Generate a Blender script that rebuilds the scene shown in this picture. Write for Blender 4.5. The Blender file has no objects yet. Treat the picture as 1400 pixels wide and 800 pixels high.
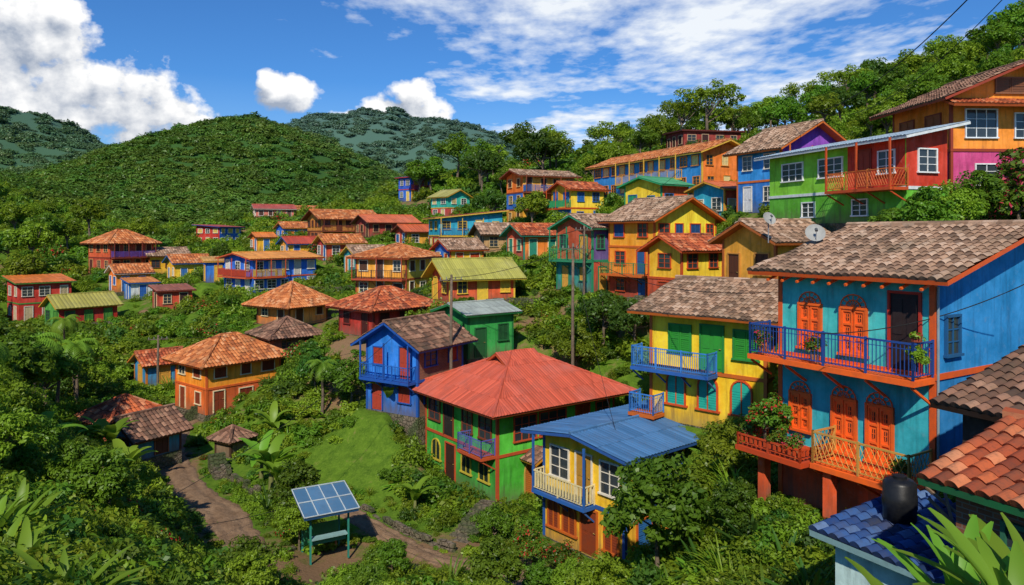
import bpy, math, random
import numpy as np
from mathutils import Vector, Matrix
rng=np.random.default_rng(11); random.seed(11)
scene=bpy.context.scene
COL=scene.collection
scene.view_settings.view_transform='Standard'
scene.view_settings.look='None'
scene.view_settings.exposure=0
# ------------------------------------------------------------------ materials
MATS={}
def lin(h):
    h=h.lstrip('#'); o=[]
    for i in (0,2,4):
        c=int(h[i:i+2],16)/255
        o.append(c/12.92 if c<=.04045 else ((c+.055)/1.055)**2.4)
    return tuple(o)
def newmat(key):
    m=bpy.data.materials.new(key); m.use_nodes=True
    nt=m.node_tree; nt.nodes.clear()
    out=nt.nodes.new('ShaderNodeOutputMaterial')
    return m,nt,out
def N(nt,t,**k):
    n=nt.nodes.new(t)
    for a,b in k.items(): setattr(n,a,b)
    return n
def L(nt,a,b): nt.links.new(a,b)
def math_(nt,op,a,b=None,c=None,clamp=False):
    n=nt.nodes.new('ShaderNodeMath'); n.operation=op; n.use_clamp=clamp
    for i,v in enumerate((a,b,c)):
        if v is None: continue
        if isinstance(v,(int,float)): n.inputs[i].default_value=v
        else: nt.links.new(v,n.inputs[i])
    return n.outputs[0]
def MIX(nt,f,a,b,mode='MIX'):
    n=nt.nodes.new('ShaderNodeMix'); n.data_type='RGBA'; n.blend_type=mode
    si=[n.inputs[0],n.inputs[6],n.inputs[7]]
    for s,v in zip(si,(f,a,b)):
        if isinstance(v,(int,float)): s.default_value=v
        elif isinstance(v,tuple): s.default_value=(v[0],v[1],v[2],1)
        else: nt.links.new(v,s)
    return n.outputs[2]
def ramp(nt,f,stops):
    n=nt.nodes.new('ShaderNodeValToRGB'); nt.links.new(f,n.inputs[0])
    e=n.color_ramp.elements
    while len(e)<len(stops): e.new(.5)
    for i,(p,c) in enumerate(stops):
        e[i].position=p
        e[i].color=(c,c,c,1) if isinstance(c,(int,float)) else (c[0],c[1],c[2],1)
    return n.outputs[0]
def noise(nt,vec,scale,detail=4,rough=.55):
    n=nt.nodes.new('ShaderNodeTexNoise'); n.inputs['Scale'].default_value=scale
    n.inputs['Detail'].default_value=detail; n.inputs['Roughness'].default_value=rough
    if vec is not None: nt.links.new(vec,n.inputs['Vector'])
    return n.outputs[0]
def objco(nt,sc=None):
    t=nt.nodes.new('ShaderNodeTexCoord').outputs['Object']
    if sc:
        m=nt.nodes.new('ShaderNodeMapping'); m.inputs['Scale'].default_value=sc
        nt.links.new(t,m.inputs['Vector']); return m.outputs[0]
    return t
def finish(nt,out,col,rough=.8,bump=None,bs=.3,bd=.02,metal=0,spec=.3):
    p=nt.nodes.new('ShaderNodeBsdfPrincipled')
    if isinstance(col,tuple): p.inputs['Base Color'].default_value=(*col[:3],1)
    else: nt.links.new(col,p.inputs['Base Color'])
    if isinstance(rough,(int,float)): p.inputs['Roughness'].default_value=rough
    else: nt.links.new(rough,p.inputs['Roughness'])
    p.inputs['Metallic'].default_value=metal
    p.inputs['Specular IOR Level'].default_value=spec
    if bump is not None:
        b=nt.nodes.new('ShaderNodeBump'); b.inputs['Strength'].default_value=bs; b.inputs['Distance'].default_value=bd
        nt.links.new(bump,b.inputs['Height']); nt.links.new(b.outputs[0],p.inputs['Normal'])
    nt.links.new(p.outputs[0],out.inputs[0])
    return p
def wallpaint(h):
    k='wall_paint_'+h
    if k in MATS: return MATS[k]
    m,nt,out=newmat(k); c=lin(h)
    co=objco(nt)
    n1=noise(nt,co,.9,6,.65); n2=noise(nt,objco(nt,(2.2,2.2,.25)),1.6,6,.65); n3=noise(nt,co,14,6,.7); n4=noise(nt,co,3.1,7,.7)
    dark=tuple(v*.5+.014 for v in c); pale=tuple(min(1,v*1.3+.03) for v in c)
    a=MIX(nt,ramp(nt,n1,[(.34,0.),(.66,1.)]),tuple(v*.84 for v in c),pale)
    a=MIX(nt,ramp(nt,n4,[(.55,0.),(.68,.6)]),a,tuple(v*.72+.11 for v in c))
    a=MIX(nt,ramp(nt,n2,[(.5,0.),(.7,.8)]),a,dark)
    a=MIX(nt,ramp(nt,n3,[(.6,0.),(.78,.55)]),a,tuple(v*.6+.06 for v in c))
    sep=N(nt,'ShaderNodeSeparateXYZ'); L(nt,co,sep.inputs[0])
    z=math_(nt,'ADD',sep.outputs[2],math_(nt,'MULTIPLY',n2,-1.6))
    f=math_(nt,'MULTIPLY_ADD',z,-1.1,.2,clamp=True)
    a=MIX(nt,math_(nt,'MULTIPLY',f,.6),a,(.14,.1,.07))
    finish(nt,out,a,.85,n4,.35,.04,spec=.15)
    MATS[k]=m; return m
def paint(h,rough=.6):
    k='paint_'+h
    if k in MATS: return MATS[k]
    m,nt,out=newmat(k); c=lin(h); co=objco(nt)
    n1=noise(nt,co,3,6,.7); n2=noise(nt,co,22,4,.7)
    a=MIX(nt,ramp(nt,n1,[(.35,0.),(.7,1.)]),c,tuple(v*.68+.015 for v in c))
    a=MIX(nt,ramp(nt,n2,[(.6,0.),(.8,.55)]),a,(.1,.08,.06))
    finish(nt,out,a,rough,n2,.2,.01,spec=.3)
    MATS[k]=m; return m
def tilemat(kind):
    k='roof_tile_'+kind
    if k in MATS: return MATS[k]
    m,nt,out=newmat(k)
    at=N(nt,'ShaderNodeAttribute'); at.attribute_name='v'
    pal={'brown':[(.0,(.15,.095,.065)),(.35,(.32,.19,.12)),(.7,(.45,.28,.18)),(1.,(.54,.38,.27))],
         'darkbrown':[(.0,(.07,.042,.033)),(.4,(.19,.095,.06)),(.8,(.3,.155,.1)),(1.,(.38,.22,.14))],
         'terra':[(.0,(.3,.085,.03)),(.4,(.54,.16,.045)),(.8,(.66,.24,.08)),(1.,(.7,.34,.16))],
         'red':[(.0,(.2,.045,.022)),(.4,(.42,.09,.035)),(.8,(.6,.15,.05)),(1.,(.62,.26,.13))],
         'blue':[(.0,(.01,.03,.09)),(.4,(.02,.06,.2)),(.8,(.04,.11,.3)),(1.,(.12,.2,.36))]}[kind]
    c=ramp(nt,at.outputs['Fac'],pal)
    co=objco(nt); n1=noise(nt,co,.8,6,.65); n2=noise(nt,co,9,5,.7)
    c=MIX(nt,ramp(nt,n1,[(.45,0.),(.75,.65)]),c,(.1,.08,.05))
    c=MIX(nt,ramp(nt,n2,[(.5,0.),(.8,.6)]),c,(.05,.045,.035))
    finish(nt,out,c,.85,n2,.4,.02,spec=.2); MATS[k]=m; return m
def metalmat(h):
    k='corrugated_metal_'+h
    if k in MATS: return MATS[k]
    m,nt,out=newmat(k); c=lin(h)
    at=N(nt,'ShaderNodeAttribute'); at.attribute_name='v'
    co=objco(nt); n1=noise(nt,co,.9,6,.7); n2=noise(nt,objco(nt,(3,3,3)),2.5,6,.7); n3=noise(nt,co,.35,5,.6)
    a=MIX(nt,at.outputs['Fac'],tuple(v*.78 for v in c),tuple(min(1,v*1.12+.01) for v in c))
    a=MIX(nt,ramp(nt,n1,[(.46,0.),(.7,.7)]),a,tuple(v*.55+.03 for v in c))
    a=MIX(nt,ramp(nt,n3,[(.5,0.),(.7,.35)]),a,tuple(min(1,v*.8+.14) for v in c))
    a=MIX(nt,ramp(nt,n2,[(.58,0.),(.78,.75)]),a,(.18,.085,.04))
    finish(nt,out,a,.5,n2,.15,.01,spec=.4); MATS[k]=m; return m
def glass():
    if 'glass' in MATS: return MATS['glass']
    m,nt,out=newmat('window_glass'); n=noise(nt,objco(nt),1.3,2)
    c=MIX(nt,n,(.012,.016,.02),(.06,.075,.085))
    finish(nt,out,c,.12,spec=.6); MATS['glass']=m; return m
def brick():
    if 'brick' in MATS: return MATS['brick']
    m,nt,out=newmat('brick')
    co=N(nt,'ShaderNodeTexCoord').outputs['Object']
    sp=N(nt,'ShaderNodeSeparateXYZ'); L(nt,co,sp.inputs[0])
    cb=N(nt,'ShaderNodeCombineXYZ'); L(nt,math_(nt,'ADD',sp.outputs[0],sp.outputs[1]),cb.inputs[0]); L(nt,sp.outputs[2],cb.inputs[1])
    b=N(nt,'ShaderNodeTexBrick'); L(nt,cb.outputs[0],b.inputs['Vector']); b.inputs['Scale'].default_value=1
    b.inputs['Brick Width'].default_value=.24; b.inputs['Row Height'].default_value=.085; b.inputs['Mortar Size'].default_value=.009
    b.inputs['Color1'].default_value=(.32,.12,.06,1); b.inputs['Color2'].default_value=(.2,.075,.042,1); b.inputs['Mortar'].default_value=(.24,.2,.16,1)
    n=noise(nt,co,2,6,.7)
    c=MIX(nt,ramp(nt,n,[(.4,0.),(.75,.5)]),b.outputs[0],(.09,.06,.045))
    finish(nt,out,c,.9,b.outputs[1],-.4,.02,spec=.1); MATS['brick']=m; return m
def simple(key,c1,c2,scale=3,rough=.85,bs=.4,bd=.03):
    if key in MATS: return MATS[key]
    m,nt,out=newmat(key); co=objco(nt)
    n1=noise(nt,co,scale,8,.65); n2=noise(nt,co,scale*7,4,.7)
    c=MIX(nt,ramp(nt,n1,[(.3,0.),(.7,1.)]),c1,c2)
    c=MIX(nt,ramp(nt,n2,[(.5,0.),(.8,.5)]),c,tuple(v*.45 for v in c1))
    finish(nt,out,c,rough,n2,bs,bd,spec=.15); MATS[key]=m; return m
def stone():
    if 'stone' in MATS: return MATS['stone']
    m,nt,out=newmat('stone'); co=objco(nt)
    v=N(nt,'ShaderNodeTexVoronoi'); v.inputs['Scale'].default_value=4.2; L(nt,co,v.inputs['Vector'])
    v2=N(nt,'ShaderNodeTexVoronoi'); v2.feature='DISTANCE_TO_EDGE'; v2.inputs['Scale'].default_value=4.2; L(nt,co,v2.inputs['Vector'])
    n=noise(nt,co,6,6,.7); n0=noise(nt,co,.7,4,.6)
    c=MIX(nt,v.outputs['Distance'],(.27,.21,.155),(.14,.11,.08))
    c=MIX(nt,ramp(nt,n,[(.4,0.),(.7,.8)]),c,(.09,.085,.055))
    c=MIX(nt,ramp(nt,n0,[(.42,0.),(.6,.8)]),c,(.05,.085,.025))
    c=MIX(nt,ramp(nt,v2.outputs['Distance'],[(.0,.7),(.06,0.)]),c,(.04,.033,.026))
    finish(nt,out,c,.9,ramp(nt,v2.outputs['Distance'],[(.0,0.),(.15,1.)]),.7,.05,spec=.1); MATS['stone']=m; return m
def wood(): return simple('weathered_wood',(.16,.1,.06),(.27,.19,.12),4)
def bark(): return simple('bark',(.1,.075,.05),(.22,.165,.12),5,bs=.7)
def leafmat(key,dark,light,trans=.4,flower=None,fl=.0,far=False):
    k='foliage_'+key
    if k in MATS: return MATS[k]
    m,nt,out=newmat(k)
    g=N(nt,'ShaderNodeNewGeometry'); oi=N(nt,'ShaderNodeObjectInfo')
    co=objco(nt); n=noise(nt,co,1.6,2,.6); nw=noise(nt,g.outputs['Position'],.015 if far else .16,2,.5)
    f=math_(nt,'ADD',math_(nt,'MULTIPLY',g.outputs['Random Per Island'],.38),math_(nt,'MULTIPLY',n,.5))
    f=math_(nt,'ADD',f,math_(nt,'MULTIPLY_ADD',nw,1.4,-.65))
    f=math_(nt,'ADD',f,math_(nt,'MULTIPLY_ADD',oi.outputs['Random'],.45 if far else .8,-.18 if far else -.34),clamp=True)
    c=MIX(nt,f,dark,light)
    hs=N(nt,'ShaderNodeHueSaturation'); L(nt,c,hs.inputs['Color'])
    L(nt,math_(nt,'MULTIPLY_ADD',oi.outputs['Random'],.06,.466),hs.inputs['Hue'])
    c=hs.outputs[0]
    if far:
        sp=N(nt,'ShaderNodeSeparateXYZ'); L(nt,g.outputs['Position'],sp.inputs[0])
        c=MIX(nt,math_(nt,'MULTIPLY_ADD',sp.outputs[1],1/560,-.62,clamp=True),c,(.1,.18,.165))  # aerial haze painted into the leaf colour, bluer with distance
    if flower:
        n2=noise(nt,co,2.4,3,.6)
        ff=math_(nt,'ADD',g.outputs['Random Per Island'],n2)
        c=MIX(nt,math_(nt,'GREATER_THAN',ff,1.35-fl),c,flower)
    p=N(nt,'ShaderNodeBsdfDiffuse'); L(nt,c,p.inputs['Color'])
    gl=N(nt,'ShaderNodeBsdfGlossy'); gl.inputs['Roughness'].default_value=.42; gl.inputs['Color'].default_value=(.8,.85,.8,1)
    m0=N(nt,'ShaderNodeMixShader'); m0.inputs[0].default_value=.03; L(nt,p.outputs[0],m0.inputs[1]); L(nt,gl.outputs[0],m0.inputs[2])
    t=N(nt,'ShaderNodeBsdfTranslucent')
    c2=MIX(nt,.5,c,(.26,.4,.02)) if not flower else c
    L(nt,c2,t.inputs['Color'])
    mx=N(nt,'ShaderNodeMixShader'); mx.inputs[0].default_value=trans
    L(nt,m0.outputs[0],mx.inputs[1]); L(nt,t.outputs[0],mx.inputs[2]); L(nt,mx.outputs[0],out.inputs[0])
    MATS[k]=m; return m
# ------------------------------------------------------------------ mesh helpers
class MB:
    def __init__(s): s.v=[];s.f=[];s.m=[];s.mats=[];s.val=[]
    def mi(s,mat):
        if mat not in s.mats: s.mats.append(mat)
        return s.mats.index(mat)
    def poly(s,pts,mat):
        b=len(s.v); s.v+= [tuple(p) for p in pts]; s.f.append(tuple(range(b,b+len(pts)))); s.m.append(s.mi(mat)); s.val.append(.5)
    def box(s,x0,y0,z0,x1,y1,z1,mat):
        b=len(s.v); i=s.mi(mat)
        s.v+=[(x0,y0,z0),(x1,y0,z0),(x1,y1,z0),(x0,y1,z0),(x0,y0,z1),(x1,y0,z1),(x1,y1,z1),(x0,y1,z1)]
        for f in ((3,2,1,0),(4,5,6,7),(0,1,5,4),(1,2,6,5),(2,3,7,6),(3,0,4,7)):
            s.f.append(tuple(b+k for k in f)); s.m.append(i); s.val.append(.5)
    def beam(s,a,b_,r,mat,r2=None,sides=4):
        a=Vector(a); b_=Vector(b_); d=(b_-a)
        if d.length<1e-6: return
        d.normalize(); up=Vector((0,0,1)) if abs(d.z)<.95 else Vector((1,0,0))
        u=d.cross(up).normalized(); w=u.cross(d); r2=r if r2 is None else r2
        b0=len(s.v); i=s.mi(mat); off=math.pi/sides
        for c,rr in ((a,r),(b_,r2)):
            for k in range(sides):
                an=off+2*math.pi*k/sides; s.v.append(tuple(c+u*math.cos(an)*rr+w*math.sin(an)*rr))
        for k in range(sides):
            k2=(k+1)%sides; s.f.append((b0+k,b0+k2,b0+sides+k2,b0+sides+k)); s.m.append(i); s.val.append(.5)
        s.f.append(tuple(b0+k for k in range(sides))[::-1]); s.m.append(i); s.val.append(.5)
        s.f.append(tuple(b0+sides+k for k in range(sides))); s.m.append(i); s.val.append(.5)
    def tube(s,pts,rad,mat,sides=7):
        b0=len(s.v); i=s.mi(mat); n=len(pts)
        P=[Vector(p) for p in pts]
        for j,p in enumerate(P):
            d=(P[min(j+1,n-1)]-P[max(j-1,0)]).normalized()
            up=Vector((1,0,0)) if abs(d.x)<.9 else Vector((0,1,0))
            u=d.cross(up).normalized(); w=u.cross(d)
            for k in range(sides):
                an=2*math.pi*k/sides; s.v.append(tuple(p+(u*math.cos(an)+w*math.sin(an))*rad[j]))
        for j in range(n-1):
            for k in range(sides):
                k2=(k+1)%sides; a=b0+j*sides
                s.f.append((a+k,a+k2,a+sides+k2,a+sides+k)); s.m.append(i); s.val.append(.5)
        s.f.append(tuple(b0+(n-1)*sides+k for k in range(sides))); s.m.append(i); s.val.append(.5)
    def arr(s,V,F,vals,mat):
        b=len(s.v); i=s.mi(mat); s.v+=[tuple(p) for p in V]; s.f+=[tuple(b+k for k in f) for f in F]; s.m+=[i]*len(F); s.val+=list(vals)
    def mesh(s,name,smooth=False,attr=False):
        me=bpy.data.meshes.new(name); me.from_pydata(s.v,[],s.f)
        for m in s.mats: me.materials.append(m)
        me.polygons.foreach_set('material_index',s.m)
        if attr:
            a=me.attributes.new('v','FLOAT','FACE'); a.data.foreach_set('value',s.val)
        if smooth: me.polygons.foreach_set('use_smooth',[True]*len(s.f))
        me.update(); return me
def obj(name,me,parent=None,loc=(0,0,0),rz=0,label=None,cat=None,group=None,kind=None,scale=None):
    o=bpy.data.objects.new(name,me); COL.objects.link(o)
    o.location=loc; o.rotation_euler=(0,0,rz)
    if scale is not None: o.scale=(scale,)*3 if isinstance(scale,(int,float)) else scale
    if parent: o.parent=parent
    if label: o['label']=label
    if cat: o['category']=cat
    if group: o['group']=group
    if kind: o['kind']=kind
    return o
def npmesh(name,V,Q,mats,midx=None):
    me=bpy.data.meshes.new(name); nv=len(V); nf=len(Q); k=Q.shape[1]
    me.vertices.add(nv); me.vertices.foreach_set('co',np.asarray(V,dtype=np.float32).ravel())
    me.loops.add(nf*k); me.loops.foreach_set('vertex_index',Q.astype(np.int32).ravel())
    me.polygons.add(nf); me.polygons.foreach_set('loop_start',np.arange(0,nf*k,k,dtype=np.int32))
    for m in mats: me.materials.append(m)
    if midx is not None: me.polygons.foreach_set('material_index',midx.astype(np.int32))
    me.update(calc_edges=True); me.validate(); return me
def vnoise(x,y,seed=0):
    xi=np.floor(x); yi=np.floor(y); xf=x-xi; yf=y-yi
    def h(a,b):
        t=np.sin(a*127.1+b*311.7+seed*74.7)*43758.5453; return t-np.floor(t)
    u=xf*xf*(3-2*xf); v=yf*yf*(3-2*yf)
    return (h(xi,yi)*(1-u)+h(xi+1,yi)*u)*(1-v)+(h(xi,yi+1)*(1-u)+h(xi+1,yi+1)*u)*v
def fbm(x,y,o=4,seed=0):
    s=0;a=.5;t=0
    for i in range(o): s=s+a*vnoise(x*2**i,y*2**i,seed+i); t+=a; a*=.5
    return s/t
# ------------------------------------------------------------------ house table (world metres)
HS=[]
def spec(**k): HS.append(k); return k
R_='#b02c1e'; OR='#e0701c'; YE='#e4a820'; BL='#1f5cb4'; TE='#1b98ac'
spec(id='A',label='small red two-storey house with flat orange roof',x=-60.7,y=90,z=-11.1,yaw=48,W=5.8,D=5,fl=[(2.5,'#b8382a',R_),(2.5,R_,'#c03626')],roof='sy',rm='m:#d8762a',rise=.6,over=.5,trim='#4f8a3a',pane='#c9b48a',fr='#e0d9c5')
spec(id='B',label='red cottage with olive corrugated metal roof',x=-50.8,y=82,z=-10.8,yaw=52,W=6.3,D=4,fl=[(2.6,'#4f8f35',R_)],roof='gx',rm='m:#a8a04a',rise=1.1,over=.5,trim='#e0a030',pane='#4f8f35',fr='#3c7a2f')
spec(id='C',label='rust-red two-storey house with terracotta hip roof',x=-59.4,y=108,z=-5.9,yaw=59,W=7,D=5.6,fl=[(2.4,'#a03a22','#b84c2a'),(2.4,'#c05028','#b84c2c')],roof='hip',rm='t:terra',rise=1.6,over=.8,trim='#8a3a28',pane='#5a2f22',fr='#e0a56a',balc=[('R',0.2,6.8,2.4,.9,'#6b4aa0')])
spec(id='D',label='small orange cottage with tiled roof and blue door',x=-52.9,y=98,z=-7.8,yaw=43,W=4.2,D=4,fl=[(2.6,OR,'#e88a2a')],roof='gx',rm='t:terra',rise=.9,over=.5,trim='#e8e0d0',pane='#2a62b0',fr='#e8e0d0')
spec(id='D2',label='tiny white and blue shack with orange metal roof',x=-49.5,y=95,z=-8.6,yaw=43,W=3.2,D=3,fl=[(2.2,'#3a78b8','#c8ccc8')],roof='sy',rm='m:#d0823a',rise=.4,over=.4,trim='#2a62b0',pane='#2a62b0',fr='#e8e0d0')
spec(id='E',label='yellow house with weathered brown tile roof',x=-55.4,y=112,z=-6.2,yaw=40,W=5.5,D=5,fl=[(2.9,OR,YE)],roof='gx',rm='t:brown',rise=1.,over=.6,trim='#8a4a20',pane='#5c3a1e',fr='#8a4a20')
spec(id='F',label='ochre yellow house with orange tile roof',x=-46.9,y=102,z=-6.9,yaw=38,W=6,D=5,fl=[(2.9,YE,'#e8b830')],roof='gx',rm='t:terra',rise=.9,over=.6,trim='#3a70b0',pane='#3a70b0',fr='#f0e6c8')
spec(id='F2',label='low red shack with rusty metal roof',x=-40.5,y=84,z=-8.8,yaw=40,W=3.6,D=3,fl=[(2.2,'#a83a28','#c84a2c')],roof='sy',rm='m:#9a5a3a',rise=.4,over=.4,trim='#7a3020',pane='#3a2018',fr='#d8c090')
spec(id='G',label='red and blue house under a flat red roof',x=-56,y=140,z=-2.1,yaw=66,W=5.5,D=6,fl=[(3.4,R_,BL)],roof='sy',rm='m:#a84838',rise=.4,over=.6,trim='#243a80',pane='#e0c060',fr='#e8e0d0')
spec(id='Hh',label='blue two-storey house with flat orange roof and balcony',x=-30.5,y=86,z=-7.3,yaw=50,W=8.8,D=6.5,fl=[(2.2,'#2456ac','#2a6ccc'),(2.2,'#2a66c4','#2d72d4')],roof='gx',rm='m:#e0943c',rise=.55,over=.8,trim='#d0582a',pane='#d8d0c0',fr='#f0ead8',balc=[('L',0,6.5,2.2,.9,'#c0452a'),('R',0,4,2.2,.8,'#c8a040')])
spec(id='I',label='tiny blue annex with ochre roof',x=-38.4,y=92,z=-6.1,yaw=30,W=2.5,D=3,fl=[(2.6,BL,'#2f6fc0')],roof='sy',rm='m:#d29a40',rise=.4,over=.4,trim='#e0a030',pane='#e0b040',fr='#e0b040')
spec(id='J',label='long pink house with low red roof',x=-56,y=160,z=3.2,yaw=25,W=8,D=6,fl=[(2.4,'#b05a50','#c87060')],roof='gx',rm='m:#b0503c',rise=.9,over=.6,trim='#e0d0c0',pane='#5a3a30',fr='#e8e0d0')
spec(id='K',label='low orange house with tiled roof',x=-48.7,y=165,z=3.3,yaw=20,W=5,D=5,fl=[(2.2,OR,'#d07a3a')],roof='gx',rm='t:terra',rise=.8,over=.5,trim='#e0d0c0',pane='#5a3a30',fr='#e8e0d0')
spec(id='M',label='wide ochre house with terracotta roof and veranda',x=-30.7,y=118,z=-1.4,yaw=34,W=9.5,D=7,fl=[(1.9,'#a85e28','#c07a2e'),(2.1,'#c07a2e','#d0903a')],roof='gx',rm='t:terra',rise=1.3,over=.9,trim='#7a3a20',pane='#5a3420',fr='#7a3a20',balc=[('R',0,9.5,1.9,1.,'#7a3a20')])
spec(id='Nn',label='small blue cottage with terracotta roof',x=-39.7,y=128,z=-1.5,yaw=35,W=5.5,D=5,fl=[(2.6,BL,'#3f7ab8')],roof='gx',rm='t:terra',rise=.9,over=.5,trim='#e08a30',pane='#e08a30',fr='#e8e0d0')
spec(id='O',label='tiny yellow hut with orange roof',x=-40,y=115,z=-2.9,yaw=35,W=2.8,D=4,fl=[(2.4,OR,YE)],roof='gx',rm='m:#d87a2a',rise=.6,over=.4,trim='#8a4a20',pane='#3a70b0',fr='#e8e0d0')
spec(id='P',label='low dark red house with faded orange metal roof',x=-21,y=108,z=-.5,yaw=32,W=7.5,D=6,fl=[(2.3,'#8a2e22','#a03c2c')],roof='gx',rm='m:#d06c3e',rise=1.,over=.7,trim='#5a2a1e',pane='#3a2018',fr='#c89a6a')
spec(id='P2',label='small yellow and red house with orange roof',x=-14.5,y=101,z=-2.0,yaw=30,W=5,D=4.5,fl=[(2.4,'#b84028','#d89a30')],roof='gx',rm='m:#c8602e',rise=.8,over=.6,trim='#7a3a20',pane='#2a6aa8',fr='#e8e0d0')
spec(id='P3',label='little red house with rust-orange roof on the terrace',x=-24.5,y=97,z=-3.6,yaw=34,W=5,D=4,fl=[(2.5,'#a8342a','#c84e2a')],roof='gx',rm='t:terra',rise=.9,over=.6,trim='#d8a040',pane='#2a6aa8',fr='#e8e0d0')
spec(id='P4',label='small teal cottage with brown tile roof',x=-19.2,y=90,z=-4.9,yaw=34,W=4.2,D=4,fl=[(2.4,'#2a8a8a','#34a0a0')],roof='gx',rm='t:brown',rise=.9,over=.5,trim='#e0b040',pane='#d8702a',fr='#e8e0d0')
spec(id='P5',label='low yellow house with red metal roof',x=-31,y=102,z=-3.6,yaw=36,W=4.6,D=4,fl=[(2.3,'#d88a2a','#e8b030')],roof='gx',rm='m:#b8482e',rise=.8,over=.5,trim='#2a62a8',pane='#2a62a8',fr='#f0e6c8')
spec(id='Q',label='turquoise and red house with sloping red roof',x=-9.2,y=92,z=-2.3,yaw=21,W=8.5,D=5,fl=[(2.1,'#982c26','#b03c2e'),(2.2,TE,'#2a98b4')],roof='sx',rm='m:#b0482e',rise=.9,over=.7,trim='#d8b040',pane='#f0e0b0',fr='#d8b040',balc=[('R',0,8.5,2.1,.9,'#2a6aa0')])
spec(id='R',label='tall bright blue house with purple roof',x=-20.7,y=150,z=6.7,yaw=48,W=5.2,D=4,fl=[(2.5,BL,'#e0b030'),(2.5,'#2a50b0','#2a6ad0')],roof='sx',rm='m:#5a4a90',rise=.7,over=.6,trim='#c84030',pane='#e0c060',fr='#e8e0d0',balc=[('R',0,5.2,2.5,.8,'#c84030')])
spec(id='S',label='teal house with olive gabled roof',x=-11,y=125,z=2.9,yaw=45,W=5,D=4.5,fl=[(1.6,'#b03a3a','#c04a3a'),(2.0,'#2a9a8a','#36b09a')],roof='gy',rm='m:#a09a50',rise=1.1,over=.6,trim='#d8a030',pane='#d8c080',fr='#e8e0d0')
spec(id='T',label='small tan house with brown tile roof',x=-3.2,y=84,z=-2.3,yaw=20,W=4.8,D=4,fl=[(2.4,'#8a6a48','#b08a5a')],roof='gx',rm='t:brown',rise=1.,over=.6,trim='#5a3a24',pane='#4a2e1c',fr='#c8b080')
spec(id='T2',label='small orange-red house with terracotta roof',x=1.2,y=74,z=-2.6,yaw=26,W=4.4,D=4,fl=[(2.6,'#c04a28','#e07c28')],roof='gx',rm='t:red',rise=.9,over=.6,trim='#2a8a70',pane='#2a8a70',fr='#f0e0b0',near=1)
spec(id='T3',label='small blue and yellow house with brown roof',x=-6.6,y=78,z=-4.1,yaw=30,W=4.0,D=4,fl=[(2.5,'#2a6ab8','#e8b430')],roof='gx',rm='t:brown',rise=.9,over=.5,trim='#c8501e',pane='#c8501e',fr='#f0e0b0',near=1)
spec(id='U',label='tall orange and blue house with open terraces',x=1.4,y=94,z=1.0,yaw=25,W=7.6,D=5,fl=[(2.2,'#d0902a','#e0a02e'),(2.2,'#2a66b0','#d07a2a'),(2.2,OR,'#e0a03a')],roof='gx',rm='t:brown',rise=.7,over=.8,trim='#8a4426',pane='#5a3420',fr='#e0c080',balc=[('R',0,7.6,2.2,1.,'#8a4a2a'),('R',0,7.6,4.4,1.,'#2a60a8')])
spec(id='U2',label='small bright yellow house with blue doors',x=6.8,y=84,z=.6,yaw=27,W=4.5,D=4.5,fl=[(2.4,'#2a72b8','#e8b828'),(2.2,'#e0a424','#ecc030')],roof='gx',rm='t:red',rise=.8,over=.6,trim='#c8501e',pane='#2a6ab0',fr='#2a6ab0',balc=[('L',0,4.5,2.4,.8,'#2a9a60')])
spec(id='V',label='ochre yellow two-storey house with iron balcony',x=-10.7,y=74,z=-6.8,yaw=68,W=6.6,D=6,fl=[(2.2,'#c8842c','#e0b034'),(2.3,'#dc9a34','#ecc044')],roof='hip',rm='t:terra',rise=1.1,over=.7,trim='#b04c2a',pane='#5a3a28',fr='#f0e6c8',balc=[('L',0,6,2.2,.9,'#2a2a30')],near=1)
spec(id='W',label='low orange-red house with yellow-green metal roof',x=-5.2,y=61,z=-5.8,yaw=25,W=6,D=4.5,fl=[(2.3,'#c84c20','#d0542a')],roof='gx',rm='m:#a8a44a',rise=1.2,over=.8,trim='#e8c040',pane='#e8c040',fr='#e8c040',near=1)
spec(id='X',label='small orange hut with terracotta hip roof',x=-20.7,y=68,z=-8.6,yaw=57,W=4.6,D=4.6,fl=[(2.3,'#d87a2a','#e49c48')],roof='hip',rm='t:terra',rise=1.5,over=1.,trim='#8a4a20',pane='#5a3018',fr='#e8d0a0',near=1)
spec(id='Y',label='square red house with rusty brown hip roof',x=-10.8,y=57,z=-8.1,yaw=46,W=5.8,D=4.8,fl=[(2.4,'#b02e20','#c43826')],roof='hip',rm='t:red',rise=1.15,over=.8,trim='#7a2418',pane='#4a1a12',fr='#8a2a1e',near=1)
spec(id='Z',label='bright green block house with pale metal roof',x=-3,y=50,z=-8.6,yaw=38,W=3.9,D=3.6,fl=[(3.1,'#2a8a3e','#2f9e44')],roof='gx',rm='m:#9aa39a',rise=.5,over=.5,trim='#1e7a3a',pane='#1e5a2e',fr='#1e6a34',near=1)
spec(id='AA',label='blue two-storey house with brown tiled gable roof',x=-5.8,y=45,z=-11.3,yaw=57,W=4.6,D=4.3,fl=[(2.2,'#1d64b4','b'),(2.3,'#2378d0','b')],roof='gx',rm='t:darkbrown',rise=1.2,over=.75,trim='#1c54a8',pane='#b0402a',fr='#1c54a8',balc=[('L',0.1,4.2,2.2,.8,'#1d62b8')],near=1)
spec(id='AB',label='orange two-storey house with terracotta hip roof',x=-23.4,y=56,z=-13.9,yaw=50,W=6.4,D=5,fl=[(2.0,'#d8641e','#c85a26'),(2.1,'#f08a1c','#f49424')],roof='hip',rm='t:terra',rise=1.45,over=.75,trim='#d8622a',pane='#8a3a1e',fr='#f0dcb0',near=1)
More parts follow.
